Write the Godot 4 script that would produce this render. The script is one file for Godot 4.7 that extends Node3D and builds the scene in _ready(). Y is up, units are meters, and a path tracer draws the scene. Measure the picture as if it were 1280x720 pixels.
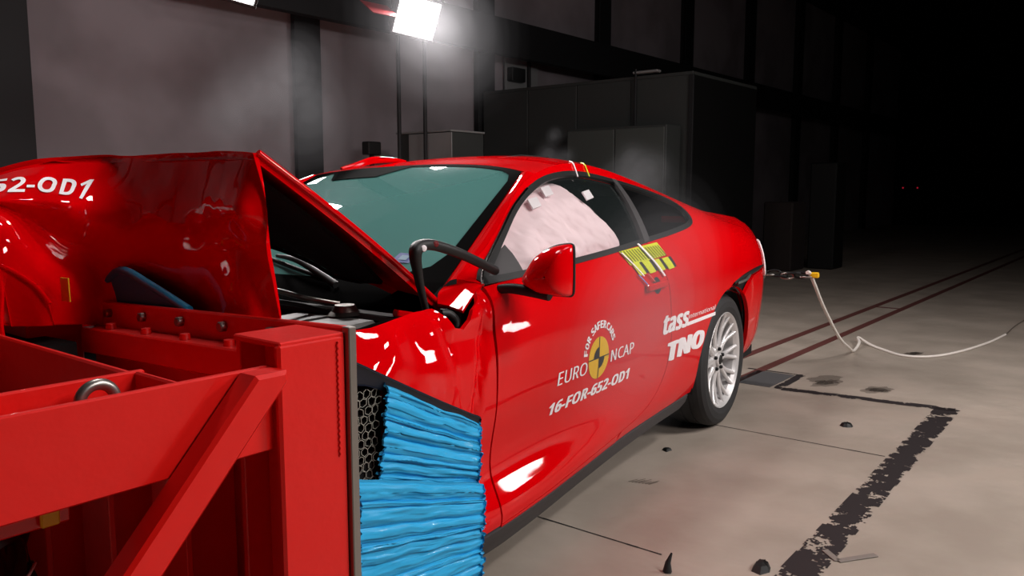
extends Node3D
# A red coupe just after an offset barrier test in a dark crash hall. Metres, y up; the hall's rails run along +x.
# The car has a frame of its own: L runs rearwards from the rear axle, y up, W to its left (towards the camera).

var M := {}
var car: Node3D
var names := {}
var dents := FastNoiseLite.new()
var bold: Font
var plainfont: Font

# ---------------------------------------------------------------- camera, light, air
func setup() -> void:
	var cam := Camera3D.new()
	cam.name = "camera"
	add_child(cam)
	cam.fov = 38.88
	cam.near = 0.05
	cam.far = 200.0
	var p := deg_to_rad(6.765)
	var y := deg_to_rad(38.94)
	cam.look_at_from_position(Vector3(0, 1.21, 0), Vector3(0, 1.21, 0) + Vector3(cos(p) * cos(y), -sin(p), -cos(p) * sin(y)))
	cam.current = true
	var we := WorldEnvironment.new()
	we.name = "environment"
	var e := Environment.new()
	e.background_mode = Environment.BG_COLOR
	e.background_color = Color(0, 0, 0)
	e.tonemap_mode = Environment.TONE_MAPPER_LINEAR
	e.tonemap_exposure = 1.14
	e.sdfgi_enabled = true
	e.ssao_enabled = true
	e.ssil_enabled = true
	e.volumetric_fog_enabled = true
	e.volumetric_fog_density = 0.0
	we.environment = e
	add_child(we)

func lamps() -> void:
	# the two that the photograph shows, on the far side of the car
	floodlight(Vector3(4.93, 2.64, -5.0), Vector3(3.2, 0.9, -2.0), Vector2(0.34, 0.30), 7.0, "bright square floodlight hanging above the car roof on a dark bracket")
	floodlight(Vector3(3.22, 2.62, -5.0), Vector3(2.2, 0.9, -2.0), Vector2(0.34, 0.26), 5.0, "floodlight cut by the top edge of the picture, above the raised bonnet")
	# the rig above the impact point, out of frame
	floodlight(Vector3(3.6, 4.3, 1.0), Vector3(3.6, 0.0, -0.9), Vector2(1.1, 0.6), 6.0, "overhead floodlight on the near side, over the open floor")
	floodlight(Vector3(2.0, 3.2, 2.3), Vector3(1.2, 0.7, -1.4), Vector2(1.1, 0.6), 5.2, "overhead floodlight on the near side, over the red barrier")
	floodlight(Vector3(2.2, 4.7, -3.4), Vector3(2.0, 0.8, -2.8), Vector2(1.1, 0.6), 6.0, "overhead floodlight beyond the car, over the bonnet")
	floodlight(Vector3(5.6, 3.4, 2.2), Vector3(4.2, 0.5, -1.7), Vector2(1.1, 0.6), 10.0, "overhead floodlight on the near side, aimed at the rear wing")
	floodlight(Vector3(7.9, 1.1, 2.2), Vector3(2.0, 0.4, -1.55), Vector2(0.32, 0.42), 0.7, "low floodlight beside the track, turned on the car door")

# ---------------------------------------------------------------- small helpers
func numbered(called: String) -> String:
	if not names.has(called):
		names[called] = 0
		return called
	names[called] += 1
	return "%s_%03d" % [called, names[called]]

func put(called: String, mesh: Mesh, mat: Material, parent: Node = null) -> MeshInstance3D:
	var o := MeshInstance3D.new()
	o.mesh = mesh
	o.material_override = mat
	if parent == null:
		o.name = numbered(called)
		add_child(o, true)
	else:
		o.name = called
		parent.add_child(o, true)
	return o

func tag(o: Node, label: String, category: String, group := "") -> Node:
	o.set_meta("label", label)
	o.set_meta("category", category)
	if group:
		o.set_meta("group", group)
	return o

func thing(called: String, label: String, category: String, at := Vector3.ZERO, group := "") -> Node3D:
	var o := Node3D.new()
	o.name = numbered(called)
	add_child(o, true)
	o.position = at
	tag(o, label, category, group)
	return o

func structure(called: String, mesh: Mesh, mat: Material, parent: Node = null) -> MeshInstance3D:
	var o := put(called, mesh, mat, parent)
	if parent == null:
		o.set_meta("kind", "structure")
	return o

func mat(color: Color, rough := 0.6, metal := 0.0, coat := 0.0, spec := 0.5) -> StandardMaterial3D:
	var m := StandardMaterial3D.new()
	m.albedo_color = color
	m.roughness = rough
	m.metallic = metal
	m.metallic_specular = spec
	if coat > 0.0:
		m.clearcoat_enabled = true
		m.clearcoat = coat
		m.clearcoat_roughness = 0.03
	m.cull_mode = BaseMaterial3D.CULL_DISABLED
	return m

func begin() -> SurfaceTool:
	var st := SurfaceTool.new()
	st.begin(Mesh.PRIMITIVE_TRIANGLES)
	return st

func tri(st: SurfaceTool, a: Vector3, b: Vector3, c: Vector3, na: Vector3, nb: Vector3, nc: Vector3) -> void:
	if (b - a).cross(c - a).dot(na + nb + nc) > 0.0:   # front faces run clockwise
		var t := b
		b = c
		c = t
		var tn := nb
		nb = nc
		nc = tn
	st.set_normal(na)
	st.add_vertex(a)
	st.set_normal(nb)
	st.add_vertex(b)
	st.set_normal(nc)
	st.add_vertex(c)

func quad(st: SurfaceTool, a: Vector3, b: Vector3, c: Vector3, d: Vector3, n: Vector3) -> void:
	tri(st, a, b, c, n, n, n)
	tri(st, a, c, d, n, n, n)

func flat(st: SurfaceTool, a: Vector3, b: Vector3, c: Vector3, d: Vector3) -> void:
	var n := (b - a).cross(d - a)
	if n.length() < 1e-12:
		n = (c - a).cross(d - a)
	quad(st, a, b, c, d, n.normalized())

# a box with chamfered edges
func cbox(st: SurfaceTool, t: Transform3D, size: Vector3, bevel := 0.004) -> void:
	var h := size / 2.0
	var b: float = minf(bevel, minf(h.x, minf(h.y, h.z)) * 0.6)
	for ax in 3:
		var u := (ax + 1) % 3
		var w := (ax + 2) % 3
		for s in [-1.0, 1.0]:
			var q := []
			for k in [[-1, -1], [1, -1], [1, 1], [-1, 1]]:
				var p := Vector3.ZERO
				p[ax] = s * h[ax]
				p[u] = k[0] * (h[u] - b)
				p[w] = k[1] * (h[w] - b)
				q.append(t * p)
			var n := Vector3.ZERO
			n[ax] = s
			quad(st, q[0], q[1], q[2], q[3], (t.basis * n).normalized())
		for s in [-1.0, 1.0]:
			for r in [-1.0, 1.0]:
				var q := []
				for k in [[0, -1], [0, 1], [1, 1], [1, -1]]:
					var p := Vector3.ZERO
					p[u] = s * (h[u] - (b if k[0] == 1 else 0.0))
					p[w] = r * (h[w] - (0.0 if k[0] == 1 else b))
					p[ax] = k[1] * (h[ax] - b)
					q.append(t * p)
				var n := Vector3.ZERO
				n[u] = s
				n[w] = r
				quad(st, q[0], q[1], q[2], q[3], (t.basis * n).normalized())
	for sx in [-1.0, 1.0]:
		for sy in [-1.0, 1.0]:
			for sz in [-1.0, 1.0]:
				var s := Vector3(sx, sy, sz)
				var n := (t.basis * s).normalized()
				tri(st, t * (s * Vector3(h.x, h.y - b, h.z - b)), t * (s * Vector3(h.x - b, h.y, h.z - b)), t * (s * Vector3(h.x - b, h.y - b, h.z)), n, n, n)

func boxm(size: Vector3, bevel := 0.004, at := Vector3.ZERO) -> ArrayMesh:
	var st := begin()
	cbox(st, Transform3D(Basis.IDENTITY, at), size, bevel)
	return st.commit()

# a box given by two opposite corners
func span(a: Vector3, b: Vector3, bevel := 0.004) -> ArrayMesh:
	return boxm((b - a).abs(), bevel, (a + b) / 2.0)

# a bar of rectangular section between two points; up gives the direction of its height
func bar(a: Vector3, b: Vector3, wide: float, high: float, up := Vector3.UP, bevel := 0.004) -> ArrayMesh:
	var st := begin()
	var z := (b - a).normalized()
	var x := up.cross(z).normalized()
	cbox(st, Transform3D(Basis(x, z.cross(x), z), (a + b) / 2.0), Vector3(wide, high, a.distance_to(b)), bevel)
	return st.commit()

# a flat outline in x and y carried from z0 to z1, its front edge chamfered
func prism(pts: Array, z0: float, z1: float, bevel: float, shift := Vector3.ZERO) -> ArrayMesh:
	var st := begin()
	var outer := PackedVector2Array(pts)
	if Geometry2D.is_polygon_clockwise(outer):
		outer.reverse()
	var face := outer.duplicate()
	var n := outer.size()
	for k in n:
		var e0 := (outer[k] - outer[(k - 1 + n) % n]).normalized()
		var e1 := (outer[(k + 1) % n] - outer[k]).normalized()
		var m0 := Vector2(-e0.y, e0.x)
		var m1 := Vector2(-e1.y, e1.x)
		face[k] = outer[k] + (m0 + m1) / (1.0 + m0.dot(m1)) * bevel
	var at := func(p: Vector2, z: float) -> Vector3: return Vector3(p.x, p.y, z) + shift
	var ix := Geometry2D.triangulate_polygon(face)
	for k in range(0, ix.size(), 3):
		var c := [face[ix[k]], face[ix[k + 1]], face[ix[k + 2]]]
		tri(st, at.call(c[0], z1), at.call(c[1], z1), at.call(c[2], z1), Vector3.BACK, Vector3.BACK, Vector3.BACK)
	for k in n:
		var j := (k + 1) % n
		flat(st, at.call(outer[k], z0), at.call(outer[j], z0), at.call(outer[j], z1 - bevel), at.call(outer[k], z1 - bevel))
		flat(st, at.call(outer[k], z1 - bevel), at.call(outer[j], z1 - bevel), at.call(face[j], z1), at.call(face[k], z1))
	return st.commit()

func hermite(a: float, b: float, ma: float, mb: float, t: float) -> float:
	var t2 := t * t
	var t3 := t2 * t
	return a * (2 * t3 - 3 * t2 + 1) + ma * (t3 - 2 * t2 + t) + b * (3 * t2 - 2 * t3) + mb * (t3 - t2)

# smooth curve through (xs, ys), nothing overshoots much
func curve(xs: Array, ys: Array, x: float) -> float:
	var n := xs.size()
	if x <= xs[0]:
		return ys[0] + (x - xs[0]) * (ys[1] - ys[0]) / (xs[1] - xs[0])
	if x >= xs[n - 1]:
		return ys[n - 1] + (x - xs[n - 1]) * (ys[n - 1] - ys[n - 2]) / (xs[n - 1] - xs[n - 2])
	var i := 0
	while x > xs[i + 1]:
		i += 1
	var h: float = xs[i + 1] - xs[i]
	var s: float = (ys[i + 1] - ys[i]) / h
	var ma := s
	var mb := s
	if i > 0:
		ma = (s + (ys[i] - ys[i - 1]) / (xs[i] - xs[i - 1])) / 2.0
	if i < n - 2:
		mb = (s + (ys[i + 2] - ys[i + 1]) / (xs[i + 2] - xs[i + 1])) / 2.0
	return hermite(ys[i], ys[i + 1], ma * h, mb * h, (x - xs[i]) / h)

func spline(pts: Array, u: float, closed := false) -> Variant:   # u from 0 to 1 through Vector2 or Vector3 points
	var n := pts.size()
	var f := clampf(u, 0.0, 1.0) * (n if closed else n - 1)
	var i := int(minf(floorf(f), (n if closed else n - 1) - 1))
	var t := f - i
	var g := func(k): return pts[(k + n) % n] if closed else pts[clampi(k, 0, n - 1)]
	return g.call(i).cubic_interpolate(g.call(i + 1), g.call(i - 1), g.call(i + 2), t)

func path(pts: Array, per := 6, closed := false) -> Array:
	var out := []
	var n := (pts.size() if closed else pts.size() - 1) * per
	for k in (n if closed else n + 1):
		out.append(spline(pts, float(k) / n, closed))
	return out

func tube(st: SurfaceTool, pts: Array, radius: Variant, sides := 8, closed := false, flatten := 1.0) -> void:
	var rings := []
	var n := pts.size()
	var up := Vector3.UP
	for i in n:
		var d: Vector3 = (pts[(i + 1) % n] if closed or i < n - 1 else pts[i]) - (pts[(i - 1 + n) % n] if closed or i > 0 else pts[i])
		d = d.normalized()
		if absf(up.dot(d)) > 0.98:
			up = Vector3(d.z, d.x, d.y)
		var x := up.cross(d).normalized()
		var y := d.cross(x)
		up = y
		var r: float = radius if not radius is Callable else radius.call(float(i) / maxf(1, n - 1))
		var ring := []
		for k in sides:
			var a := TAU * k / sides
			var v := x * cos(a) + y * sin(a) * flatten
			ring.append([pts[i] + v * r, v.normalized()])
		rings.append(ring)
	for i in (n if closed else n - 1):
		var a: Array = rings[i]
		var b: Array = rings[(i + 1) % n]
		for k in sides:
			var m := (k + 1) % sides
			tri(st, a[k][0], b[k][0], b[m][0], a[k][1], b[k][1], b[m][1])
			tri(st, a[k][0], b[m][0], a[m][0], a[k][1], b[m][1], a[m][1])
	if not closed:
		for e in [0, n - 1]:
			var d: Vector3 = (pts[1] - pts[0]) if e == 0 else (pts[n - 1] - pts[n - 2])
			d = d.normalized() * (-1.0 if e == 0 else 1.0)
			for k in range(1, sides - 1):
				tri(st, rings[e][0][0], rings[e][k][0], rings[e][k + 1][0], d, d, d)

func tubem(pts: Array, radius: Variant, sides := 8, closed := false, flatten := 1.0) -> ArrayMesh:
	var st := begin()
	tube(st, pts, radius, sides, closed, flatten)
	return st.commit()

# turned about the z axis: profile of (radius, z); rounded where the profile is
func lathe(profile: Array, segs := 40, t := Transform3D.IDENTITY) -> ArrayMesh:
	var st := begin()
	for i in profile.size() - 1:
		var a: Vector2 = profile[i]
		var b: Vector2 = profile[i + 1]
		var dv := (b - a).normalized()
		for k in segs:
			var a0 := TAU * k / segs
			var a1 := TAU * (k + 1) / segs
			var p := func(v, an): return t * Vector3(v.x * cos(an), v.x * sin(an), v.y)
			var n0 := t.basis * Vector3(-dv.y * cos(a0), -dv.y * sin(a0), dv.x)
			var n1 := t.basis * Vector3(-dv.y * cos(a1), -dv.y * sin(a1), dv.x)
			if dv.length() < 0.5:
				continue
			tri(st, p.call(a, a0), p.call(b, a0), p.call(b, a1), n0, n0, n1)
			tri(st, p.call(a, a0), p.call(b, a1), p.call(a, a1), n0, n1, n1)
	return st.commit()

# the surface fn(a, b) -> Vector3 over a polygon of (a, b), less holes, with edges of some thickness
func surf(fn: Callable, poly: PackedVector2Array, da: float, db: float, side := 1.0, holes: Array = [], thick := 0.0, lift := 0.0) -> ArrayMesh:
	var st := begin()
	surf_into(st, fn, poly, da, db, side, holes, thick, lift)
	return st.commit()

func surf_into(st: SurfaceTool, fn: Callable, poly: PackedVector2Array, da: float, db: float, side := 1.0, holes: Array = [], thick := 0.0, lift := 0.0) -> void:
	var lo := poly[0]
	var hi := poly[0]
	for p in poly:
		lo = lo.min(p)
		hi = hi.max(p)
	var na := maxi(1, ceili((hi.x - lo.x) / da))
	var nb := maxi(1, ceili((hi.y - lo.y) / db))
	var cell := (hi - lo) / Vector2(na, nb)
	var known := {}
	var at := func(v: Vector2) -> Array:
		var key := v.snapped(Vector2(1e-6, 1e-6))
		if not known.has(key):
			var e := cell * 0.25
			var pa: Vector3 = fn.call(v.x + e.x, v.y) - fn.call(v.x - e.x, v.y)
			var pb: Vector3 = fn.call(v.x, v.y + e.y) - fn.call(v.x, v.y - e.y)
			var n := pa.cross(pb).normalized() * side
			known[key] = [fn.call(v.x, v.y) + n * lift, n]
		return known[key]
	for i in na:
		for j in nb:
			var p0 := lo + cell * Vector2(i, j)
			var p1 := lo + cell * Vector2(i + 1, j + 1)
			var c := PackedVector2Array([p0, Vector2(p1.x, p0.y), p1, Vector2(p0.x, p1.y)])
			var pieces: Array = Geometry2D.intersect_polygons(c, poly)
			for h in holes:
				var next := []
				for q in pieces:
					for r in Geometry2D.clip_polygons(q, h):
						if not Geometry2D.is_polygon_clockwise(r):
							next.append(r)
				pieces = next
			for q in pieces:
				var ix := Geometry2D.triangulate_polygon(q)
				for k in range(0, ix.size(), 3):
					var a: Array = at.call(q[ix[k]])
					var b: Array = at.call(q[ix[k + 1]])
					var d: Array = at.call(q[ix[k + 2]])
					tri(st, a[0], b[0], d[0], a[1], b[1], d[1])
	if thick > 0.0:
		for loop in [poly] + holes:
			for k in loop.size():
				var p: Vector2 = loop[k]
				var q: Vector2 = loop[(k + 1) % loop.size()]
				var steps := maxi(1, ceili(maxf(absf(q.x - p.x) / da, absf(q.y - p.y) / db)))
				for s in steps:
					var a: Array = at.call(p.lerp(q, float(s) / steps))
					var b: Array = at.call(p.lerp(q, float(s + 1) / steps))
					flat(st, a[0], b[0], b[0] - b[1] * thick, a[0] - a[1] * thick)

func rect(a0: float, b0: float, a1: float, b1: float) -> PackedVector2Array:
	return PackedVector2Array([Vector2(a0, b0), Vector2(a1, b0), Vector2(a1, b1), Vector2(a0, b1)])

# a smooth surface through a net of points: columns of equal length
func netfn(cols: Array) -> Callable:
	return func(u: float, v: float) -> Vector3:
		var line := []
		var n := cols.size()
		var i := clampi(int(floorf(u * (n - 1))), 0, n - 2)
		for k in range(i - 1, i + 3):
			line.append(spline(cols[clampi(k, 0, n - 1)], v))
		var t := u * (n - 1) - i
		return line[1].cubic_interpolate(line[2], line[0], line[3], t)

func net(cols: Array, sub := 4, side := 1.0, thick := 0.0) -> ArrayMesh:
	return surf(netfn(cols), rect(0, 0, 1, 1), 1.0 / (cols.size() - 1) / sub, 1.0 / (cols[0].size() - 1) / sub, side, [], thick)

# lettering laid on a surface: fitted to w by h, then carried by place(x, y) -> [point, normal]
func letters_into(st: SurfaceTool, text: String, font: Font, w: float, h: float, place: Callable, thick := 0.0012) -> void:
	var tm := TextMesh.new()
	tm.font = font
	tm.font_size = 64
	tm.pixel_size = 0.01
	tm.depth = 0.0
	tm.curve_step = 2.0
	tm.text = text
	var arr := tm.get_mesh_arrays()
	var vs: PackedVector3Array = arr[Mesh.ARRAY_VERTEX]
	var ix = arr[Mesh.ARRAY_INDEX]
	if ix == null or ix.size() == 0:
		ix = PackedInt32Array(range(vs.size()))
	var lo := Vector3(1e9, 1e9, 0)
	var hi := -lo
	for v in vs:
		lo = lo.min(v)
		hi = hi.max(v)
	for k in range(0, ix.size(), 3):
		var p := []
		for m in 3:
			var v := vs[ix[k + m]]
			var q: Array = place.call((v.x - lo.x) / (hi.x - lo.x) * w, (v.y - lo.y) / (hi.y - lo.y) * h)
			p.append(q[0] + q[1] * thick)
			p.append(q[1])
		tri(st, p[0], p[2], p[4], p[1], p[3], p[5])

func noise_tex(n: FastNoiseLite, size: int, ramp: Gradient = null, normal := false, bump := 4.0) -> NoiseTexture2D:
	var t := NoiseTexture2D.new()
	t.width = size
	t.height = size
	t.seamless = true
	t.noise = n
	if ramp:
		t.color_ramp = ramp
	t.as_normal_map = normal
	t.bump_strength = bump
	return t

func noise(seed_: int, freq: float, octaves := 4, type := FastNoiseLite.TYPE_SIMPLEX_SMOOTH) -> FastNoiseLite:
	var n := FastNoiseLite.new()
	n.seed = seed_
	n.frequency = freq
	n.noise_type = type
	n.fractal_octaves = octaves
	return n

func ramp(colors: Array, at: Array) -> Gradient:
	var g := Gradient.new()
	g.offsets = PackedFloat32Array(at)
	g.colors = PackedColorArray(colors)
	return g

# ---------------------------------------------------------------- materials
func materials() -> void:
	M.paint = mat(Color(0.87, 0.0, 0.03), 0.55, 0.0, 0.75, 0.0)
	M.frame = mat(Color(0.88, 0.05, 0.02), 0.42, 0.0, 0.3, 0.45)
	M.frame.normal_enabled = true
	M.frame.normal_texture = noise_tex(noise(11, 0.02, 4), 256, null, true, 3.0)
	M.frame.normal_scale = 0.25
	M.frame.uv1_triplanar = true
	M.frame.uv1_scale = Vector3(3, 3, 3)
	M.black = mat(Color(0.035, 0.035, 0.037), 0.55)
	M.trim = mat(Color(0.23, 0.22, 0.225), 0.6)
	M.rubber = mat(Color(0.15, 0.148, 0.152), 0.8)
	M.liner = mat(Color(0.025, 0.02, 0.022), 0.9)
	M.grey = mat(Color(0.22, 0.22, 0.22), 0.7)
	M.alloy = mat(Color(0.86, 0.85, 0.85), 0.3, 0.35)
	M.steel = mat(Color(0.62, 0.60, 0.58), 0.35, 0.9)
	M.chrome = mat(Color(0.85, 0.83, 0.83), 0.12, 1.0)
	M.white = mat(Color(1.0, 0.97, 0.98), 0.6)
	M.yellow = mat(Color(0.93, 0.73, 0.03), 0.5)
	M.lime = mat(Color(0.86, 0.88, 0.12), 0.5)
	M.ink = mat(Color(0.05, 0.045, 0.03), 0.5)
	M.airbag = mat(Color(1.0, 0.90, 0.915), 0.95)
	M.blue = mat(Color(0.18, 0.68, 0.90), 0.42, 0.0, 0.2, 0.35)
	M.navy = mat(Color(0.055, 0.085, 0.16), 0.4)
	M.cell = mat(Color(0.62, 0.62, 0.58), 0.5, 0.2)
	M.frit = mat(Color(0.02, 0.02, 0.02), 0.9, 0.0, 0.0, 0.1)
	M.glass = StandardMaterial3D.new()
	M.glass.transparency = BaseMaterial3D.TRANSPARENCY_ALPHA
	M.glass.albedo_color = Color(0.38, 0.60, 0.58, 0.74)
	M.glass.roughness = 0.02
	M.darkglass = StandardMaterial3D.new()
	M.darkglass.transparency = BaseMaterial3D.TRANSPARENCY_ALPHA
	M.darkglass.albedo_color = Color(0.03, 0.033, 0.033, 0.9)
	M.darkglass.roughness = 0.03
	M.pane = StandardMaterial3D.new()
	M.pane.transparency = BaseMaterial3D.TRANSPARENCY_ALPHA
	M.pane.albedo_color = Color(0.35, 0.40, 0.40, 0.10)
	M.pane.roughness = 0.03
	M.lens = mat(Color(0.45, 0.01, 0.04), 0.1, 0.0, 1.0)
	M.cable = mat(Color(0.90, 0.87, 0.84), 0.55)
	M.darkmetal = mat(Color(0.07, 0.07, 0.075), 0.5, 0.4)
	M.lamp = mat(Color(0.05, 0.05, 0.05), 0.6, 0.3)
	M.redlamp = mat(Color(0.45, 0.02, 0.06), 0.5)
	M.glow = StandardMaterial3D.new()
	M.glow.albedo_color = Color(1, 1, 1)
	M.glow.emission_enabled = true
	M.glow.emission = Color(1.0, 0.97, 0.95)
	M.glow.emission_energy_multiplier = 6.0
	M.column = mat(Color(0.065, 0.065, 0.075), 0.7)
	M.wall = mat(Color.WHITE, 0.9)
	M.wall.albedo_texture = noise_tex(noise(5, 0.004, 5), 512, ramp([Color(0.50, 0.465, 0.48), Color(0.59, 0.55, 0.57)], [0.3, 0.7]))
	M.wall.uv1_triplanar = true
	M.wall.uv1_world_triplanar = true
	M.wall.uv1_scale = Vector3(0.2, 0.2, 0.2)
	M.dark = mat(Color(0.07, 0.07, 0.07), 0.9)
	M.floor = mat(Color.WHITE, 0.55)
	M.floor.albedo_texture = noise_tex(noise(7, 0.006, 6), 1024, ramp([Color(0.605, 0.56, 0.515), Color(0.63, 0.585, 0.54), Color(0.655, 0.605, 0.56)], [0.25, 0.5, 0.75]))
	M.floor.roughness_texture = noise_tex(noise(8, 0.01, 4), 512, ramp([Color(0.75, 0.75, 0.75), Color(1, 1, 1)], [0.3, 0.7]))
	M.floor.uv1_triplanar = true
	M.floor.uv1_world_triplanar = true
	M.floor.uv1_scale = Vector3(0.25, 0.25, 0.25)
	M.floor.normal_enabled = true
	M.floor.normal_texture = noise_tex(noise(9, 0.05, 4), 512, null, true, 2.0)
	M.floor.normal_scale = 0.2
	M.floorpaint = mat(Color(0.15, 0.125, 0.13), 0.6)
	M.joint = mat(Color(0.10, 0.085, 0.08), 0.9)
	M.rail = mat(Color(0.36, 0.19, 0.175), 0.6)
	M.stain = mat(Color(0.40, 0.36, 0.325), 0.6)
	M.plate = mat(Color(0.36, 0.355, 0.36), 0.5, 0.2)
	M.panelgrey = mat(Color(0.20, 0.21, 0.205), 0.7)
	M.panellight = mat(Color(0.52, 0.52, 0.52), 0.6)
	dents = noise(21, 1.0, 2)

# ---------------------------------------------------------------- car body surfaces
# cross-sections of the side: at each L the heights and half-widths from the sill to the roof rail
var SL := [-3.45, -2.7, -2.1, -1.85, -1.5, -1.1, -0.75, -0.4, 0.0, 0.4, 0.75, 0.95, 1.05]
var SY := [
	[0.14, 0.26, 0.40, 0.60, 0.74, 0.82, 0.84, 0.86],
	[0.14, 0.26, 0.40, 0.62, 0.82, 0.92, 0.93, 0.94],
	[0.14, 0.25, 0.40, 0.62, 0.82, 0.965, 0.975, 0.985],
	[0.145, 0.255, 0.40, 0.63, 0.84, 0.975, 1.04, 1.10],
	[0.155, 0.265, 0.41, 0.64, 0.85, 0.98, 1.13, 1.26],
	[0.165, 0.28, 0.42, 0.65, 0.86, 0.995, 1.18, 1.34],
	[0.18, 0.29, 0.43, 0.66, 0.88, 1.02, 1.18, 1.325],
	[0.185, 0.30, 0.44, 0.68, 0.90, 1.03, 1.16, 1.265],
	[0.20, 0.31, 0.45, 0.70, 0.91, 1.02, 1.11, 1.18],
	[0.22, 0.32, 0.46, 0.70, 0.90, 0.99, 1.05, 1.09],
	[0.24, 0.34, 0.48, 0.70, 0.88, 0.97, 1.02, 1.05],
	[0.25, 0.36, 0.50, 0.70, 0.87, 0.96, 1.00, 1.03],
	[0.25, 0.36, 0.50, 0.70, 0.87, 0.95, 0.99, 1.02]]
var SW := [
	[0.72, 0.77, 0.80, 0.80, 0.78, 0.74, 0.70, 0.66],
	[0.82, 0.88, 0.905, 0.925, 0.915, 0.86, 0.85, 0.84],
	[0.880, 0.929, 0.889, 0.918, 0.91, 0.86, 0.83, 0.79],
	[0.880, 0.929, 0.889, 0.920, 0.915, 0.862, 0.82, 0.755],
	[0.865, 0.915, 0.903, 0.927, 0.918, 0.862, 0.755, 0.642],
	[0.85, 0.897, 0.917, 0.933, 0.922, 0.86, 0.725, 0.585],
	[0.85, 0.90, 0.92, 0.937, 0.928, 0.858, 0.73, 0.58],
	[0.855, 0.905, 0.93, 0.948, 0.938, 0.86, 0.735, 0.59],
	[0.86, 0.91, 0.94, 0.955, 0.942, 0.875, 0.76, 0.615],
	[0.85, 0.90, 0.93, 0.945, 0.93, 0.87, 0.77, 0.66],
	[0.81, 0.86, 0.885, 0.90, 0.87, 0.81, 0.75, 0.68],
	[0.74, 0.79, 0.81, 0.82, 0.79, 0.75, 0.71, 0.66],
	[0.66, 0.70, 0.72, 0.735, 0.71, 0.68, 0.65, 0.61]]
var knots := {}

func section(L: float) -> Array:
	var key := snappedf(L, 1e-5)
	if not knots.has(key):
		var ys := []
		var ws := []
		for k in 8:
			var y: float = curve(SL, SY.map(func(r): return r[k]), L)
			ys.append(y if k == 0 else maxf(y, ys[k - 1] + 0.008))
			ws.append(curve(SL, SW.map(func(r): return r[k]), L))
		knots[key] = [ys, ws]
	return knots[key]

func half_width(L: float, y: float) -> float:
	var s := section(L)
	return curve(s[0], s[1], clampf(y, 0.1, s[0][7] + 0.01))

func flank(s: float) -> Callable:
	return func(L: float, y: float) -> Vector3: return Vector3(L, y, s * half_width(L, y))

func rail(L: float) -> Vector2:   # (height, half-width) of the edge where side and roof meet
	var s := section(L)
	return Vector2(s[0][7], s[1][7])

func crown(L: float) -> float:
	return curve([-1.4, -1.2, -1.0, -0.7, -0.4, -0.1, 0.2, 0.45, 0.55, 0.8, 1.05], [1.325, 1.345, 1.378, 1.392, 1.375, 1.325, 1.235, 1.14, 1.115, 1.105, 1.075], L)

func roof_point(L: float, u: float) -> Vector3:
	var r := rail(L)
	return Vector3(L, r.x + (crown(L) - r.x) * (1.0 - pow(absf(u), 2.3)), u * r.y)

func screen(u: float, v: float) -> Vector3:   # the windscreen: u across, v up
	var low := Vector3(-2.1 - 0.09 * (1 - u * u), 0.955 - 0.004 * (1 - u * u), 0.735 * u)
	var L := -1.2 - 0.16 * u * u
	var top := roof_point(L, u * 0.555 / rail(L).y)
	return low.lerp(top, v) + Vector3(-0.02, 0.03, 0) * (4 * v * (1 - v)) * (1 - u * u)

const DLO := [Vector2(-2.05, 0.975), Vector2(-1.95, 1.025), Vector2(-1.84, 1.085), Vector2(-1.66, 1.172), Vector2(-1.48, 1.237), Vector2(-1.32, 1.278), Vector2(-1.16, 1.297), Vector2(-1.02, 1.299), Vector2(-0.89, 1.288), Vector2(-0.70, 1.262), Vector2(-0.45, 1.222), Vector2(-0.27, 1.182), Vector2(-0.205, 1.15), Vector2(-0.22, 1.10), Vector2(-0.31, 1.06), Vector2(-0.56, 1.037), Vector2(-0.81, 1.022), Vector2(-1.13, 1.002), Vector2(-1.46, 0.988), Vector2(-1.75, 0.98)]

func dlo() -> PackedVector2Array:
	var p := PackedVector2Array()
	for k in DLO.size():
		var a: Vector2 = DLO[k]
		var b: Vector2 = DLO[(k + 1) % DLO.size()]
		if k == 0 or k == DLO.size() - 1:   # sharp front corner
			p.append(a)
			p.append(a.lerp(b, 0.5))
			continue
		for j in 4:
			p.append(a.cubic_interpolate(b, DLO[k - 1], DLO[(k + 2) % DLO.size()], j / 4.0))
	return p

func inset(poly: PackedVector2Array, d: float) -> PackedVector2Array:
	var r := Geometry2D.offset_polygon(poly, d)
	var best: PackedVector2Array = r[0]
	for q in r:
		if q.size() > best.size():
			best = q
	return best

func arc_pts(c: Vector2, r: float, a0: float, a1: float, n: int) -> PackedVector2Array:
	var p := PackedVector2Array()
	for k in n + 1:
		var a := deg_to_rad(lerpf(a0, a1, float(k) / n))
		p.append(c + Vector2(cos(a), sin(a)) * r)
	return p

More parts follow.
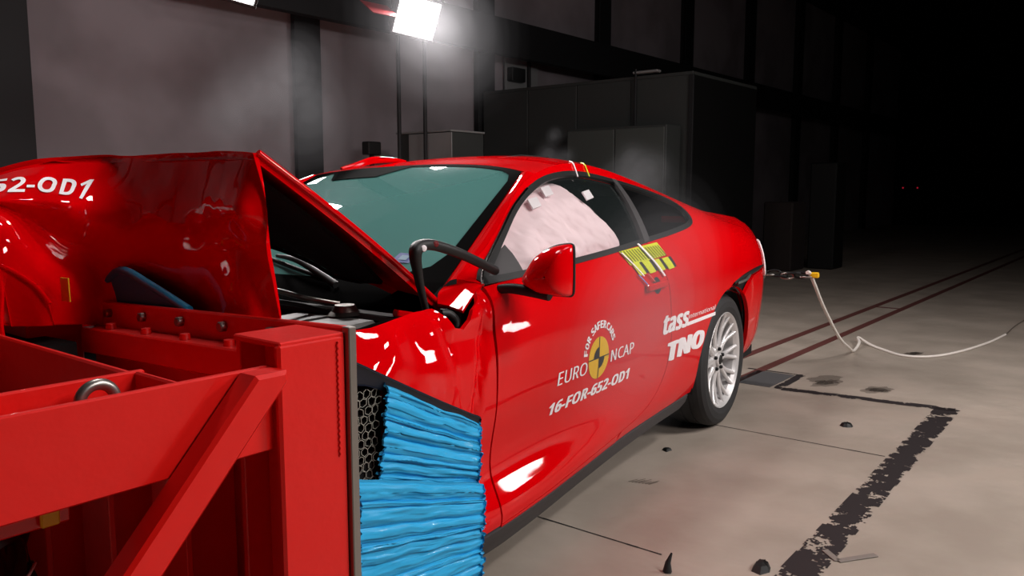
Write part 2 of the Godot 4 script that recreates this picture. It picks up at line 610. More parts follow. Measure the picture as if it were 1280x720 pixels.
func side_panels(s: float) -> void:
	var fn := flank(s)
	# door
	var rear := [Vector2(-0.865, 1.013), Vector2(-0.805, 0.86), Vector2(-0.765, 0.68), Vector2(-0.755, 0.55), Vector2(-0.79, 0.44), Vector2(-0.88, 0.355), Vector2(-1.02, 0.30), Vector2(-1.2, 0.276)]
	var back := PackedVector2Array(path(rear, 5))
	var door := PackedVector2Array([Vector2(-2.075, 0.235), Vector2(-2.078, 0.6), Vector2(-2.068, 0.962), Vector2(-1.75, 0.974), Vector2(-1.46, 0.982), Vector2(-1.13, 0.996)]) + back + PackedVector2Array([Vector2(-1.6, 0.255)])
	var o := put("door", surf(fn, door, 0.05, 0.03, s, [], 0.02), M.paint, car)
	# door handle: a flap in a shallow cup
	var hx := -0.93
	var st := begin()
	cbox(st, Transform3D(Basis(Vector3(0, 1, 0), 0.0), Vector3(hx, 0.84, s * (half_width(hx, 0.84) + 0.012))), Vector3(0.20, 0.028, 0.018), 0.007)
	put("handle", st.commit(), M.paint, o)
	st = begin()
	surf_into(st, fn, arc_pts(Vector2(hx + 0.02, 0.838), 0.035, 0, 350, 16), 0.02, 0.02, s, [], 0.0, 0.002)
	put("handle_cup", st.commit(), M.black, o)
	# body side: quarter panel, roof rail and windscreen pillar are one pressing
	var body := PackedVector2Array()
	for k in range(back.size() - 1, -1, -1):
		body.append(back[k] + Vector2(0.007, -0.002))
	var low := body[0]
	body[0] = Vector2(low.x, 0.270)
	var whole := PackedVector2Array([Vector2(-1.2, 0.243), Vector2(-0.42, 0.262)]) + arc_pts(Vector2(0, 0.345), 0.385, 193, -8, 30) + PackedVector2Array([Vector2(0.6, 0.29), Vector2(0.9, 0.30), Vector2(1.049, 0.32)])
	for k in 13:
		var y := lerpf(0.34, 1.0, k / 12.0)
		whole.append(Vector2(1.049, y))
	for k in 41:
		var L := lerpf(1.049, -2.1, k / 40.0)
		whole.append(Vector2(L, rail(L).x))
	whole.append_array(PackedVector2Array([Vector2(-2.066, 0.970), Vector2(-1.75, 0.978), Vector2(-1.46, 0.987), Vector2(-1.13, 1.002)]))
	for k in range(body.size() - 1, 0, -1):
		whole.append(body[k])
	var slot := PackedVector2Array([Vector2(-0.05, 0.72), Vector2(0.03, 0.748), Vector2(0.18, 0.772), Vector2(0.38, 0.785), Vector2(0.62, 0.775), Vector2(0.88, 0.765), Vector2(0.88, 0.748), Vector2(0.6, 0.752), Vector2(0.42, 0.745), Vector2(0.3, 0.70), Vector2(0.22, 0.66)])
	var hole := dlo()
	put("body_side", surf(fn, whole, 0.045, 0.025, s, [hole, slot] if s > 0 else [hole], 0.02), M.paint, car)
	put("side_lining", surf(fn, whole, 0.12, 0.08, s, [inset(hole, 0.004 if s > 0 else -0.03)], 0.0, -0.03), M.liner, car)
	put("door_lining", surf(fn, door, 0.12, 0.08, s, [], 0.0, -0.035), M.liner, car)
	if s < 0:
		put("blackout_sheet", surf(fn, PackedVector2Array([Vector2(-1.25, 0.9), Vector2(-1.25, 1.30), Vector2(-0.3, 1.235), Vector2(0.35, 1.08), Vector2(0.35, 0.9)]), 0.06, 0.04, s, [], 0.0, -0.07), M.liner, car)  # dark sheet added across the right-hand windows to black out the cabin
	# sill below the door
	var sill := PackedVector2Array([Vector2(-2.36, 0.135), Vector2(-2.36, 0.215), Vector2(-2.07, 0.222), Vector2(-1.2, 0.238), Vector2(-0.425, 0.257), Vector2(-0.405, 0.215), Vector2(-0.45, 0.19), Vector2(-1.2, 0.165), Vector2(-2.0, 0.14)])
	put("sill_trim", surf(fn, sill, 0.08, 0.02, s, [], 0.06, 0.004), M.trim, car)
	var strip := PackedVector2Array([Vector2(-2.075, 0.223), Vector2(-1.2, 0.240), Vector2(-1.2, 0.2725), Vector2(-1.6, 0.2515), Vector2(-2.075, 0.2315)])
	put("sill_panel", surf(fn, strip, 0.08, 0.02, s, [], 0.01), M.paint, car)
	# side glass, its black surround and the post
	var inner := inset(hole, -0.009)
	put("window_surround", surf(fn, inset(hole, 0.010), 0.05, 0.03, s, [inner], 0.012, 0.004), M.black, car)
	var post := PackedVector2Array([Vector2(-0.735, 1.275), Vector2(-0.695, 1.27), Vector2(-0.83, 1.015), Vector2(-0.885, 1.01)])
	put("window_post", surf(fn, post, 0.04, 0.03, s, [], 0.02, 0.006), M.trim, car)
	var front_half := Geometry2D.clip_polygons(inner, PackedVector2Array([Vector2(-0.71, 1.4), Vector2(0.3, 1.4), Vector2(0.3, 0.9), Vector2(-0.85, 0.9), Vector2(-0.86, 1.0)]))
	var rear_half := Geometry2D.intersect_polygons(inner, PackedVector2Array([Vector2(-0.71, 1.4), Vector2(0.3, 1.4), Vector2(0.3, 0.9), Vector2(-0.85, 0.9), Vector2(-0.86, 1.0)]))
	put("quarter_window", surf(fn, rear_half[0], 0.08, 0.05, s, [], 0.0, -0.006), M.darkglass, car)
	put("door_window", surf(fn, front_half[0], 0.08, 0.05, s, [], 0.0, -0.01), M.pane, car)
	# the bright line along the pillar
	var line := []
	for k in 15:
		var p: Vector2 = spline([Vector2(-2.07, 0.968), Vector2(-1.96, 1.029), Vector2(-1.845, 1.093), Vector2(-1.665, 1.181), Vector2(-1.49, 1.246)], k / 14.0)
		line.append(fn.call(p.x, p.y) + Vector3(0, 0, s * 0.006))
	put("pillar_moulding", tubem(line, 0.0055, 6), M.chrome, car)
	# strip between rail and windscreen
	var cols := []
	for k in 9:
		var v := k / 8.0
		var g := screen(1.0, v)
		var L := lerpf(-2.1, -1.36, v)
		var r := rail(L)
		var rr := Vector3(L, r.x, r.y)
		cols.append([Vector3(rr.x, rr.y, s * rr.z), (Vector3(rr.x, rr.y, s * rr.z) + Vector3(g.x, g.y, s * g.z)) / 2.0 + Vector3(0, 0.008, 0), Vector3(g.x, g.y, s * g.z)])
	put("windscreen_pillar", net(cols, 3, s), M.paint, car)

func wheel(at: Vector3, s: float, called: String, turn := 0.0) -> void:
	var w := Node3D.new()
	w.name = called
	car.add_child(w, true)
	w.position = at
	w.rotation.y = turn + (0.0 if s > 0 else PI)
	# outer face at z = 0 of the wheel, the tyre runs back to z = -0.255
	var tp := [Vector2(0.245, -0.02), Vector2(0.252, -0.004), Vector2(0.275, 0.003), Vector2(0.305, 0.0), Vector2(0.327, -0.012), Vector2(0.339, -0.03), Vector2(0.343, -0.05), Vector2(0.343, -0.072), Vector2(0.337, -0.075), Vector2(0.337, -0.082), Vector2(0.343, -0.085), Vector2(0.345, -0.125), Vector2(0.338, -0.128), Vector2(0.338, -0.136), Vector2(0.345, -0.139), Vector2(0.343, -0.20), Vector2(0.335, -0.235), Vector2(0.30, -0.255), Vector2(0.245, -0.24)]
	put("tyre", lathe(tp, 72), M.rubber, w)
	put("rim", lathe([Vector2(0.205, -0.22), Vector2(0.212, -0.08), Vector2(0.222, -0.03), Vector2(0.234, -0.014), Vector2(0.246, -0.004), Vector2(0.249, -0.008), Vector2(0.247, -0.02)], 72), M.alloy, w)
	put("brake_disc", lathe([Vector2(0.0, -0.085), Vector2(0.165, -0.085), Vector2(0.165, -0.11), Vector2(0.0, -0.11)], 40), M.darkmetal, w)
	put("wheel_back", lathe([Vector2(0.0, -0.20), Vector2(0.21, -0.20)], 40), M.liner, w)
	put("hub", lathe([Vector2(0.088, -0.07), Vector2(0.084, -0.048), Vector2(0.07, -0.038), Vector2(0.036, -0.040), Vector2(0.034, -0.030), Vector2(0.026, -0.026), Vector2(0.0, -0.025)], 32), M.alloy, w)
	put("centre_cap", lathe([Vector2(0.025, -0.026), Vector2(0.022, -0.022), Vector2(0.0, -0.021)], 20), M.black, w)
	for k in 5:
		var a := TAU * k / 5.0 + 0.3
		put("wheel_nut", lathe([Vector2(0.010, -0.042), Vector2(0.010, -0.028), Vector2(0.006, -0.024), Vector2(0.0, -0.024)], 6, Transform3D(Basis.IDENTITY, Vector3(cos(a), sin(a), 0) * 0.055)), M.darkmetal, w)
	for k in 10:   # ten pairs of slim spokes that fork towards the rim
		var a := TAU * k / 10.0
		for f in [-1.0, 1.0]:
			var st := begin()
			var pts := []
			for j in 7:
				var t := j / 6.0
				var r := lerpf(0.062, 0.238, t)
				var an: float = a + f * (0.11 - 0.06 * smoothstep(0.0, 0.3, t) + 0.085 * smoothstep(0.25, 1.0, t))
				pts.append(Vector3(cos(an) * r, sin(an) * r, lerpf(-0.048, -0.020, t) - 0.012 * sin(PI * t)))
			tube(st, pts, func(t): return lerpf(0.0125, 0.0090, t), 6, false, 1.3)
			put("spoke", st.commit(), M.alloy, w)

func logo(at: Vector2, r: float) -> void:
	var fn := flank(1.0)
	var o := put("test_emblem", surf(fn, arc_pts(at, r, 0, 352, 44), 0.02, 0.02, 1.0, [], 0.0, 0.0015), M.yellow, car)
	var st := begin()
	for q in [[90, 180], [270, 360]]:
		var p := PackedVector2Array([at]) + arc_pts(at, r * 0.52, q[0], q[1], 10)
		surf_into(st, fn, p, 0.02, 0.02, 1.0, [], 0.0, 0.0028)
	surf_into(st, fn, rect(at.x - 0.002, at.y - r, at.x + 0.002, at.y + r), 0.02, 0.02, 1.0, [], 0.0, 0.0028)
	surf_into(st, fn, rect(at.x - r, at.y - 0.002, at.x + r, at.y + 0.002), 0.02, 0.02, 1.0, [], 0.0, 0.0028)
	put("emblem_quarters", st.commit(), M.ink, o)

func on_flank(L0: float, y0: float, lean := 0.0, rise := 0.0) -> Callable:
	var fn := flank(1.0)
	return func(x: float, y: float) -> Array:
		var L := L0 + x + lean * y
		var h := y0 + y + rise * x
		var e := 0.01
		var n: Vector3 = (fn.call(L + e, h) - fn.call(L - e, h)).cross(fn.call(L, h + e) - fn.call(L, h - e)).normalized()
		return [fn.call(L, h) + n * 0.0012, n]

func lettering() -> void:
	var fn := flank(1.0)
	var st := begin()
	for d in [0.0, 0.004]:
		letters_into(st, "16-FOR-652-OD1", bold, 0.583, 0.043, on_flank(-1.760 + d, 0.488, 0.25, 0.017), 0.0012 + d * 0.05)
	put("number_lettering", st.commit(), M.white, car)
	st = begin()
	for d in [0.0, 0.002]:
		letters_into(st, "EURO", plainfont, 0.198, 0.047, on_flank(-1.722 + d, 0.587, 0.1, 0.0), 0.0012 + d * 0.05)
	put("emblem_lettering", st.commit(), M.white, car)
	st = begin()
	for d in [0.0, 0.002]:
		letters_into(st, "NCAP", plainfont, 0.195, 0.043, on_flank(-1.338 + d, 0.598, 0.1, 0.0), 0.0012 + d * 0.05)
	put("emblem_lettering", st.commit(), M.white, car)
	var c := Vector2(-1.424, 0.650)
	for word in [["FOR", 172.0, 143.0], ["SAFER", 124.0, 74.0], ["CARS", 60.0, 24.0]]:
		st = begin()
		var text: String = word[0]
		for k in text.length():
			var a := deg_to_rad(lerpf(word[1], word[2], k / float(text.length() - 1)))
			var w := 0.0205
			var out := Vector2(cos(a) * 1.08, sin(a))
			var along := Vector2(sin(a), -cos(a))
			var base := c + out * 0.090
			for d in [0.0, 0.002]:
				letters_into(st, text[k], bold, w, 0.028, func(x: float, y: float):
					var p: Vector2 = base + along * (x + d - w / 2.0) + out.normalized() * y
					return on_flank(p.x, p.y).call(0.0, 0.0), 0.0012 + d * 0.05)
		put("arched_lettering", st.commit(), M.white, car)
	logo(Vector2(-1.432, 0.632), 0.078)
	st = begin()
	for d in [0.0, 0.006, 0.012]:
		letters_into(st, "tass", bold, 0.272, 0.082, on_flank(-0.864 + d, 0.616, 0.25, 0.0), 0.0012 + d * 0.04)
	put("sponsor_lettering", st.commit(), M.white, car)
	st = begin()
	letters_into(st, "international", plainfont, 0.33, 0.022, on_flank(-0.575, 0.648, 0.2, 0.0))
	put("sponsor_small_lettering", st.commit(), M.white, car)
	put("sponsor_bar", surf(fn, PackedVector2Array([Vector2(-0.585, 0.617), Vector2(-0.235, 0.617), Vector2(-0.235, 0.634), Vector2(-0.585, 0.634)]), 0.05, 0.02, 1.0, [], 0.0, 0.002), M.white, car)
	st = begin()
	for d in [0.0, 0.009, 0.018, 0.027]:
		letters_into(st, "TNO", bold, 0.405, 0.084, on_flank(-0.800 + d, 0.490 - d * 0.15, 0.15, 0.0), 0.0012 + d * 0.04)
	put("institute_lettering", st.commit(), M.white, car)
	# measuring ribbon under the quarter window: comb of fine stripes with four tabs
	var ribbon := put("marker_ribbon", surf(fn, PackedVector2Array([Vector2(-1.135, 0.992), Vector2(-0.775, 1.004), Vector2(-0.745, 0.948), Vector2(-1.095, 0.935)]), 0.04, 0.02, 1.0, [], 0.0, 0.004), M.lime, car)
	st = begin()
	for k in 15:
		var x := lerpf(-1.128, -0.790, k / 14.0)
		surf_into(st, fn, PackedVector2Array([Vector2(x, 0.991), Vector2(x + 0.006, 0.991), Vector2(x + 0.042, 0.945), Vector2(x + 0.036, 0.945)]), 0.02, 0.02, 1.0, [], 0.0, 0.006)
	put("ribbon_stripes", st.commit(), M.ink, ribbon)
	for k in 4:
		var x := -1.085 + k * 0.092
		put("ribbon_tab", surf(fn, PackedVector2Array([Vector2(x, 0.938), Vector2(x + 0.062, 0.94), Vector2(x + 0.092, 0.893), Vector2(x + 0.034, 0.890)]), 0.04, 0.02, 1.0, [], 0.003, 0.007), M.lime, ribbon)
		put("ribbon_dark_tab", surf(fn, PackedVector2Array([Vector2(x + 0.062, 0.94), Vector2(x + 0.092, 0.941), Vector2(x + 0.118, 0.897), Vector2(x + 0.092, 0.894)]), 0.04, 0.02, 1.0, [], 0.003, 0.005), M.ink, ribbon)  # black patch between one tab and the next
	var hang := func(L0, y0, L1, y1, w, m):
		var s2 := begin()
		surf_into(s2, fn, PackedVector2Array([Vector2(L0, y0), Vector2(L0 + w, y0), Vector2(L1 + w, y1), Vector2(L1, y1)]), 0.03, 0.02, 1.0, [], 0.003, 0.010)
		put("marker_strap", s2.commit(), m, car)
	hang.call(-0.965, 1.008, -0.845, 0.868, 0.016, M.white)
	hang.call(-1.135, 0.985, -1.03, 0.885, 0.010, M.white)
	hang.call(-1.075, 0.895, -1.0, 0.838, 0.010, mat(Color(0.55, 0.5, 0.75), 0.6))
	hang.call(-0.99, 0.892, -0.945, 0.855, 0.010, mat(Color(0.85, 0.35, 0.3), 0.6))
	# two straps over the roof edge
	for k in 2:
		var pts := []
		for j in 7:
			var t := j / 6.0
			var L := lerpf(-0.90, -1.055, t) + k * 0.105
			var p: Vector3 = roof_point(L, 0.88).lerp(Vector3(L, 1.30, half_width(L, 1.30)), t) if t < 1.0 else Vector3(L, 1.285, half_width(L, 1.285))
			if t > 0.0 and t < 1.0:
				p = roof_point(L, lerpf(0.88, 1.0, minf(1.0, t * 1.6))) if t < 0.62 else Vector3(L, lerpf(rail(L).x, 1.285, (t - 0.62) / 0.38), half_width(L, lerpf(rail(L).x, 1.285, (t - 0.62) / 0.38)))
			pts.append(p + Vector3(0, 0.004, 0.003))
		put("roof_strap", tubem(pts, 0.0032, 5), M.white if k == 0 else M.lime, car)

func bonnet() -> void:
	var cols := [
		[Vector3(-3.46, 1.12, -0.60), Vector3(-3.46, 1.12, -0.45), Vector3(-3.46, 1.10, -0.25), Vector3(-3.48, 1.06, -0.2), Vector3(-3.50, 1.03, -0.06), Vector3(-3.50, 0.98, 0.0), Vector3(-3.50, 0.86, 0.0)],
		[Vector3(-3.021, 1.247, -0.550), Vector3(-3.070, 1.235, -0.420), Vector3(-3.137, 1.218, -0.240), Vector3(-3.155, 1.192, -0.200), Vector3(-3.213, 1.160, -0.050), Vector3(-3.240, 1.069, 0.000), Vector3(-3.251, 0.946, -0.000)],
		[Vector3(-2.914, 1.275, -0.450), Vector3(-2.970, 1.260, -0.320), Vector3(-3.044, 1.230, -0.150), Vector3(-3.054, 1.216, -0.130), Vector3(-3.120, 1.185, 0.020), Vector3(-3.147, 1.072, 0.060), Vector3(-3.158, 0.947, 0.060)],
		[Vector3(-2.820, 1.316, -0.360), Vector3(-2.888, 1.285, -0.220), Vector3(-2.967, 1.241, -0.060), Vector3(-2.964, 1.218, -0.070), Vector3(-3.029, 1.182, 0.080), Vector3(-3.066, 1.077, 0.120), Vector3(-3.069, 0.936, 0.100)],
		[Vector3(-2.744, 1.342, -0.300), Vector3(-2.814, 1.291, -0.170), Vector3(-2.885, 1.233, -0.020), Vector3(-2.871, 1.159, -0.080), Vector3(-2.957, 1.096, 0.090), Vector3(-2.989, 1.029, 0.130), Vector3(-2.993, 0.926, 0.120)],
		[Vector3(-2.667, 1.351, -0.240), Vector3(-2.743, 1.283, -0.120), Vector3(-2.832, 1.218, 0.020), Vector3(-2.813, 1.111, -0.060), Vector3(-2.880, 1.046, 0.070), Vector3(-2.914, 0.985, 0.130), Vector3(-2.914, 0.914, 0.120)],
		[Vector3(-2.616, 1.357, -0.120), Vector3(-2.689, 1.278, -0.040), Vector3(-2.774, 1.190, 0.020), Vector3(-2.759, 1.093, -0.020), Vector3(-2.780, 1.014, 0.015), Vector3(-2.798, 0.957, 0.045), Vector3(-2.800, 0.889, 0.040)],
		[Vector3(-2.652, 1.354, 0.060), Vector3(-2.686, 1.266, 0.080), Vector3(-2.730, 1.167, 0.100), Vector3(-2.736, 1.089, 0.100), Vector3(-2.739, 1.010, 0.095), Vector3(-2.744, 0.947, 0.095), Vector3(-2.746, 0.885, 0.090)],
		[Vector3(-2.666, 1.355, 0.220), Vector3(-2.691, 1.266, 0.240), Vector3(-2.719, 1.170, 0.260), Vector3(-2.718, 1.083, 0.250), Vector3(-2.713, 1.016, 0.235), Vector3(-2.712, 0.948, 0.225), Vector3(-2.713, 0.876, 0.220)],
		[Vector3(-2.688, 1.355, 0.390), Vector3(-2.709, 1.266, 0.410), Vector3(-2.728, 1.174, 0.420), Vector3(-2.733, 1.091, 0.410), Vector3(-2.720, 1.021, 0.385), Vector3(-2.722, 0.944, 0.380), Vector3(-2.723, 0.875, 0.375)],
		[Vector3(-2.721, 1.352, 0.560), Vector3(-2.760, 1.272, 0.600), Vector3(-2.792, 1.204, 0.630), Vector3(-2.757, 1.140, 0.585), Vector3(-2.760, 1.066, 0.600), Vector3(-2.774, 0.972, 0.640), Vector3(-2.779, 0.900, 0.640)],
		[Vector3(-2.752, 1.348, 0.660), Vector3(-2.780, 1.272, 0.680), Vector3(-2.805, 1.199, 0.700), Vector3(-2.758, 1.127, 0.665), Vector3(-2.754, 1.050, 0.680), Vector3(-2.753, 0.962, 0.700), Vector3(-2.757, 0.896, 0.700)],
		[Vector3(-2.764, 1.347, 0.720), Vector3(-2.759, 1.275, 0.730), Vector3(-2.758, 1.201, 0.735), Vector3(-2.753, 1.125, 0.735), Vector3(-2.741, 1.044, 0.735), Vector3(-2.730, 0.956, 0.735), Vector3(-2.729, 0.891, 0.735)]]
	var base := netfn(cols)
	var fn := func(u: float, v: float) -> Vector3:
		var p: Vector3 = base.call(u, v)
		var edge := clampf(minf(minf(u, 1 - u) * 8.0, v * 6.0), 0.0, 1.0)
		var d := dents.get_noise_3d(p.x * 3.5, p.y * 5.0, p.z * 4.0) * 0.007 + dents.get_noise_3d(p.x * 11.0, p.y * 11.0, p.z * 11.0 + 7.0) * 0.0008
		return p + Vector3(-d, d * 0.6, d * 0.5) * edge
	var hood := Node3D.new()
	hood.name = "bonnet"
	car.add_child(hood, true)
	put("bonnet_front", surf(fn, rect(0, 0, 1, 1), 0.012, 0.03, 1.0, [], 0.012), M.paint, hood)
	# number on the folded shelf, read from the car's left
	var st := begin()
	letters_into(st, "16-FOR-652-OD1", bold, 0.50, 0.125, func(x: float, y: float):
		var u := 0.0 + (x - 0.03 + y * 0.10) * 1.08 - 0.05
		var v := 0.275 - y * 1.05
		u = clampf(u, 0.0, 1.0)
		var n: Vector3 = (fn.call(u + 0.005, v) - fn.call(u - 0.005, v)).cross(fn.call(u, v + 0.01) - fn.call(u, v - 0.01)).normalized()
		if n.y < 0:
			n = -n
		return [fn.call(u, v) + n * 0.002, n])
	put("bonnet_lettering", st.commit(), M.white, hood)
	# rear half, seen from below: red margin, black pad
	var ridge := [Vector3(-2.764, 1.347, 0.72), Vector3(-2.721, 1.352, 0.56), Vector3(-2.688, 1.355, 0.39), Vector3(-2.666, 1.355, 0.22), Vector3(-2.64, 1.356, 0.03), Vector3(-2.62, 1.357, -0.12), Vector3(-2.667, 1.351, -0.24), Vector3(-2.744, 1.342, -0.30), Vector3(-2.820, 1.316, -0.36), Vector3(-2.914, 1.275, -0.45), Vector3(-3.021, 1.247, -0.55), Vector3(-3.2, 1.19, -0.74)]
	var hinge := [Vector3(-2.05, 0.842, 0.752), Vector3(-2.12, 0.913, 0.646), Vector3(-2.19, 0.978, 0.547), Vector3(-2.225, 1.0, 0.45), Vector3(-2.24, 1.04, 0.37), Vector3(-2.255, 1.078, 0.25), Vector3(-2.265, 1.105, 0.10), Vector3(-2.27, 1.125, -0.10), Vector3(-2.27, 1.09, -0.30), Vector3(-2.25, 1.05, -0.45), Vector3(-2.20, 1.01, -0.60), Vector3(-2.12, 0.97, -0.74)]
	var rows := []
	for k in 12:
		var col := []
		var a: Vector3 = ridge[k]
		var b: Vector3 = hinge[k]
		for j in 6:
			var t := j / 5.0
			var p := a.lerp(b, t)
			p.y += 0.012 * sin(PI * t) * (1 if k > 0 else 0)
			p.z += 0.03 * sin(PI * t) * (1.0 if k == 0 else 0.5 if k == 1 else 0.0)
			col.append(p)
		rows.append(col)
	var rf := netfn(rows)
	put("bonnet_rear", surf(rf, rect(0, 0, 1, 1), 0.03, 0.05, -1.0, [], 0.02), M.paint, hood)
	var under := func(u: float, v: float) -> Vector3: return rf.call(u, v) + Vector3(-0.012, -0.02, 0.0)
	put("bonnet_pad", surf(under, PackedVector2Array([Vector2(0.055, 0.05), Vector2(0.95, 0.05), Vector2(0.95, 0.955), Vector2(0.2, 0.955), Vector2(0.10, 0.82), Vector2(0.07, 0.5)]), 0.04, 0.08, -1.0, [], 0.012), M.liner, hood)
	var lip := []
	for j in 21:
		lip.append(rf.call(0.0, j / 20.0))
	put("bonnet_edge", tubem(lip, 0.009, 6), M.paint, hood)
	put("bonnet_hinge", bar(Vector3(-2.12, 0.86, 0.74), Vector3(-2.28, 0.90, 0.70), 0.03, 0.02), M.paint, hood)

func front_end() -> void:
	# the left wing, pushed back and creased
	var s := flank(1.0)
	var fn := func(L: float, y: float) -> Vector3:
		var p: Vector3 = s.call(L, y)
		var f := clampf((-2.26 - L) / 0.4, 0.0, 1.0)
		var d := dents.get_noise_2d(L * 3.0, y * 3.0) * 0.03 * f
		var cr: float = -0.02 * exp(-pow((L + 2.30 + (y - 0.8) * 0.35) / 0.02, 2.0)) * f * 2.0 - 0.015 * exp(-pow((L + 2.17 - (y - 0.7) * 0.25) / 0.018, 2.0))
		return p + Vector3(0, 0.3 * d, d + cr + 0.02 * f)
	var wing := PackedVector2Array([Vector2(-2.76, 0.42), Vector2(-2.76, 0.915), Vector2(-2.68, 0.925), Vector2(-2.6, 0.922), Vector2(-2.5, 0.93), Vector2(-2.42, 0.936), Vector2(-2.335, 0.935), Vector2(-2.30, 0.905), Vector2(-2.275, 0.874), Vector2(-2.235, 0.864), Vector2(-2.205, 0.885), Vector2(-2.185, 0.915), Vector2(-2.13, 0.945), Vector2(-2.086, 0.965), Vector2(-2.086, 0.5), Vector2(-2.083, 0.232), Vector2(-2.36, 0.225), Vector2(-2.40, 0.42)])
	put("front_wing", surf(fn, wing, 0.02, 0.02, 1.0, [], 0.014), M.paint, car)
	# piece between wing, pillar and windscreen
	put("wing_corner", net([[Vector3(-2.07, 0.968, 0.862), Vector3(-2.085, 0.975, 0.815), Vector3(-2.10, 0.958, 0.74)], [Vector3(-2.115, 0.952, 0.866), Vector3(-2.12, 0.958, 0.815), Vector3(-2.14, 0.945, 0.75)], [Vector3(-2.19, 0.908, 0.876), Vector3(-2.19, 0.918, 0.83), Vector3(-2.19, 0.922, 0.785)]], 4, -1.0, 0.01), M.paint, car)
	# engine bay
	var bay := Node3D.new()
	bay.name = "engine_bay"
	car.add_child(bay, true)
	put("bay_floor", span(Vector3(-2.72, 0.60, -0.78), Vector3(-2.12, 0.70, 0.80)), M.trim, bay)
	put("bulkhead", span(Vector3(-2.13, 0.25, -0.80), Vector3(-2.09, 0.90, 0.80)), M.liner, bay)
	put("engine_cover", boxm(Vector3(0.30, 0.16, 0.36), 0.03, Vector3(-2.44, 0.80, 0.50)), mat(Color(0.42, 0.42, 0.41), 0.55), bay)
	put("battery_case", boxm(Vector3(0.13, 0.14, 0.13), 0.012, Vector3(-2.64, 0.83, 0.62)), mat(Color(0.52, 0.5, 0.51), 0.55), bay)
	put("strut_brace", bar(Vector3(-2.25, 0.875, 0.72), Vector3(-2.32, 0.90, 0.1), 0.05, 0.02), M.grey, bay)
	put("strut_top", lathe([Vector2(0.0, 0.03), Vector2(0.03, 0.028), Vector2(0.04, 0.01), Vector2(0.055, 0.0)], 20, Transform3D(Basis(Vector3.RIGHT, -PI / 2), Vector3(-2.30, 0.885, 0.52))), M.steel, bay)
	put("wiring_hose", tubem(path([Vector3(-2.60, 0.96, 0.45), Vector3(-2.50, 0.975, 0.36), Vector3(-2.40, 0.955, 0.34), Vector3(-2.30, 0.92, 0.36), Vector3(-2.24, 0.90, 0.44)], 6), 0.009, 6), M.steel, bay)
	put("wiring_hose", tubem(path([Vector3(-2.62, 0.93, 0.5), Vector3(-2.5, 0.94, 0.42), Vector3(-2.4, 0.92, 0.42), Vector3(-2.3, 0.88, 0.5)], 6), 0.008, 6), M.black, bay)
	put("inner_wing", net([[Vector3(-2.74, 0.90, 0.84), Vector3(-2.74, 0.80, 0.74), Vector3(-2.74, 0.62, 0.72)], [Vector3(-2.45, 0.925, 0.85), Vector3(-2.45, 0.84, 0.76), Vector3(-2.45, 0.62, 0.74)], [Vector3(-2.15, 0.90, 0.85), Vector3(-2.15, 0.80, 0.78), Vector3(-2.15, 0.62, 0.76)]], 4), M.liner, bay)
	# the right-hand side of the nose, past the end of the barrier
	var r := flank(-1.0)
	var rw := PackedVector2Array([Vector2(-3.45, 0.30), Vector2(-3.45, 0.80), Vector2(-2.7, 0.92), Vector2(-2.086, 0.965), Vector2(-2.083, 0.235), Vector2(-2.34, 0.235)]) + arc_pts(Vector2(-2.72, 0.345), 0.38, -10, 190, 24) + PackedVector2Array([Vector2(-3.2, 0.26)])
	put("front_wing", surf(r, rw, 0.06, 0.04, -1.0, [], 0.014), M.paint, car)
	var nose := [
		[Vector3(-3.065, 1.081, 0.120), Vector3(-3.09, 1.02, 0.17), Vector3(-3.113, 0.94, 0.20), Vector3(-3.10, 0.80, 0.20), Vector3(-3.08, 0.55, 0.16), Vector3(-3.05, 0.30, 0.12)],
		[Vector3(-3.12, 1.09, 0.06), Vector3(-3.16, 1.02, 0.08), Vector3(-3.19, 0.94, 0.09), Vector3(-3.19, 0.78, 0.08), Vector3(-3.18, 0.52, 0.06), Vector3(-3.12, 0.28, 0.03)],
		[Vector3(-3.25, 1.02, -0.12), Vector3(-3.33, 0.95, -0.14), Vector3(-3.38, 0.85, -0.15), Vector3(-3.40, 0.70, -0.15), Vector3(-3.38, 0.48, -0.15), Vector3(-3.30, 0.27, -0.15)],
		[Vector3(-3.42, 0.96, -0.38), Vector3(-3.50, 0.90, -0.38), Vector3(-3.55, 0.80, -0.40), Vector3(-3.57, 0.65, -0.40), Vector3(-3.55, 0.45, -0.40), Vector3(-3.46, 0.26, -0.40)],
		[Vector3(-3.46, 0.88, -0.66), Vector3(-3.50, 0.83, -0.70), Vector3(-3.53, 0.75, -0.73), Vector3(-3.54, 0.62, -0.76), Vector3(-3.52, 0.44, -0.76), Vector3(-3.45, 0.28, -0.74)]]
	put("front_bumper", net(nose, 5, 1.0, 0.012), M.paint, car)
	var edge := path([Vector3(-3.065, 1.083, 0.122), Vector3(-3.039, 1.063, 0.140), Vector3(-3.010, 1.028, 0.170), Vector3(-2.995, 0.985, 0.200)], 6)
	put("bent_edge", tubem(edge, 0.006, 6), M.paint, car)
	put("headlamp_bracket", net([[Vector3(-3.065, 1.08, 0.118), Vector3(-3.05, 0.93, 0.12)], [Vector3(-3.035, 1.06, 0.138), Vector3(-3.03, 0.93, 0.15)], [Vector3(-3.006, 1.026, 0.168), Vector3(-3.01, 0.93, 0.19)], [Vector3(-2.995, 0.985, 0.198), Vector3(-2.99, 0.93, 0.205)]], 4, 1.0, 0.004), M.paint, car)
	put("yellow_tag", surf(func(a, b): return Vector3(-2.955 + 0.3 * a * 0.1, b, 0.17 + a), rect(0.01, 0.985, 0.045, 1.045), 0.02, 0.05, 1.0, [], 0.003), M.yellow, car)
	put("radiator_core", span(Vector3(-2.98, 0.30, -0.62), Vector3(-2.88, 0.86, 0.10)), M.liner, car)

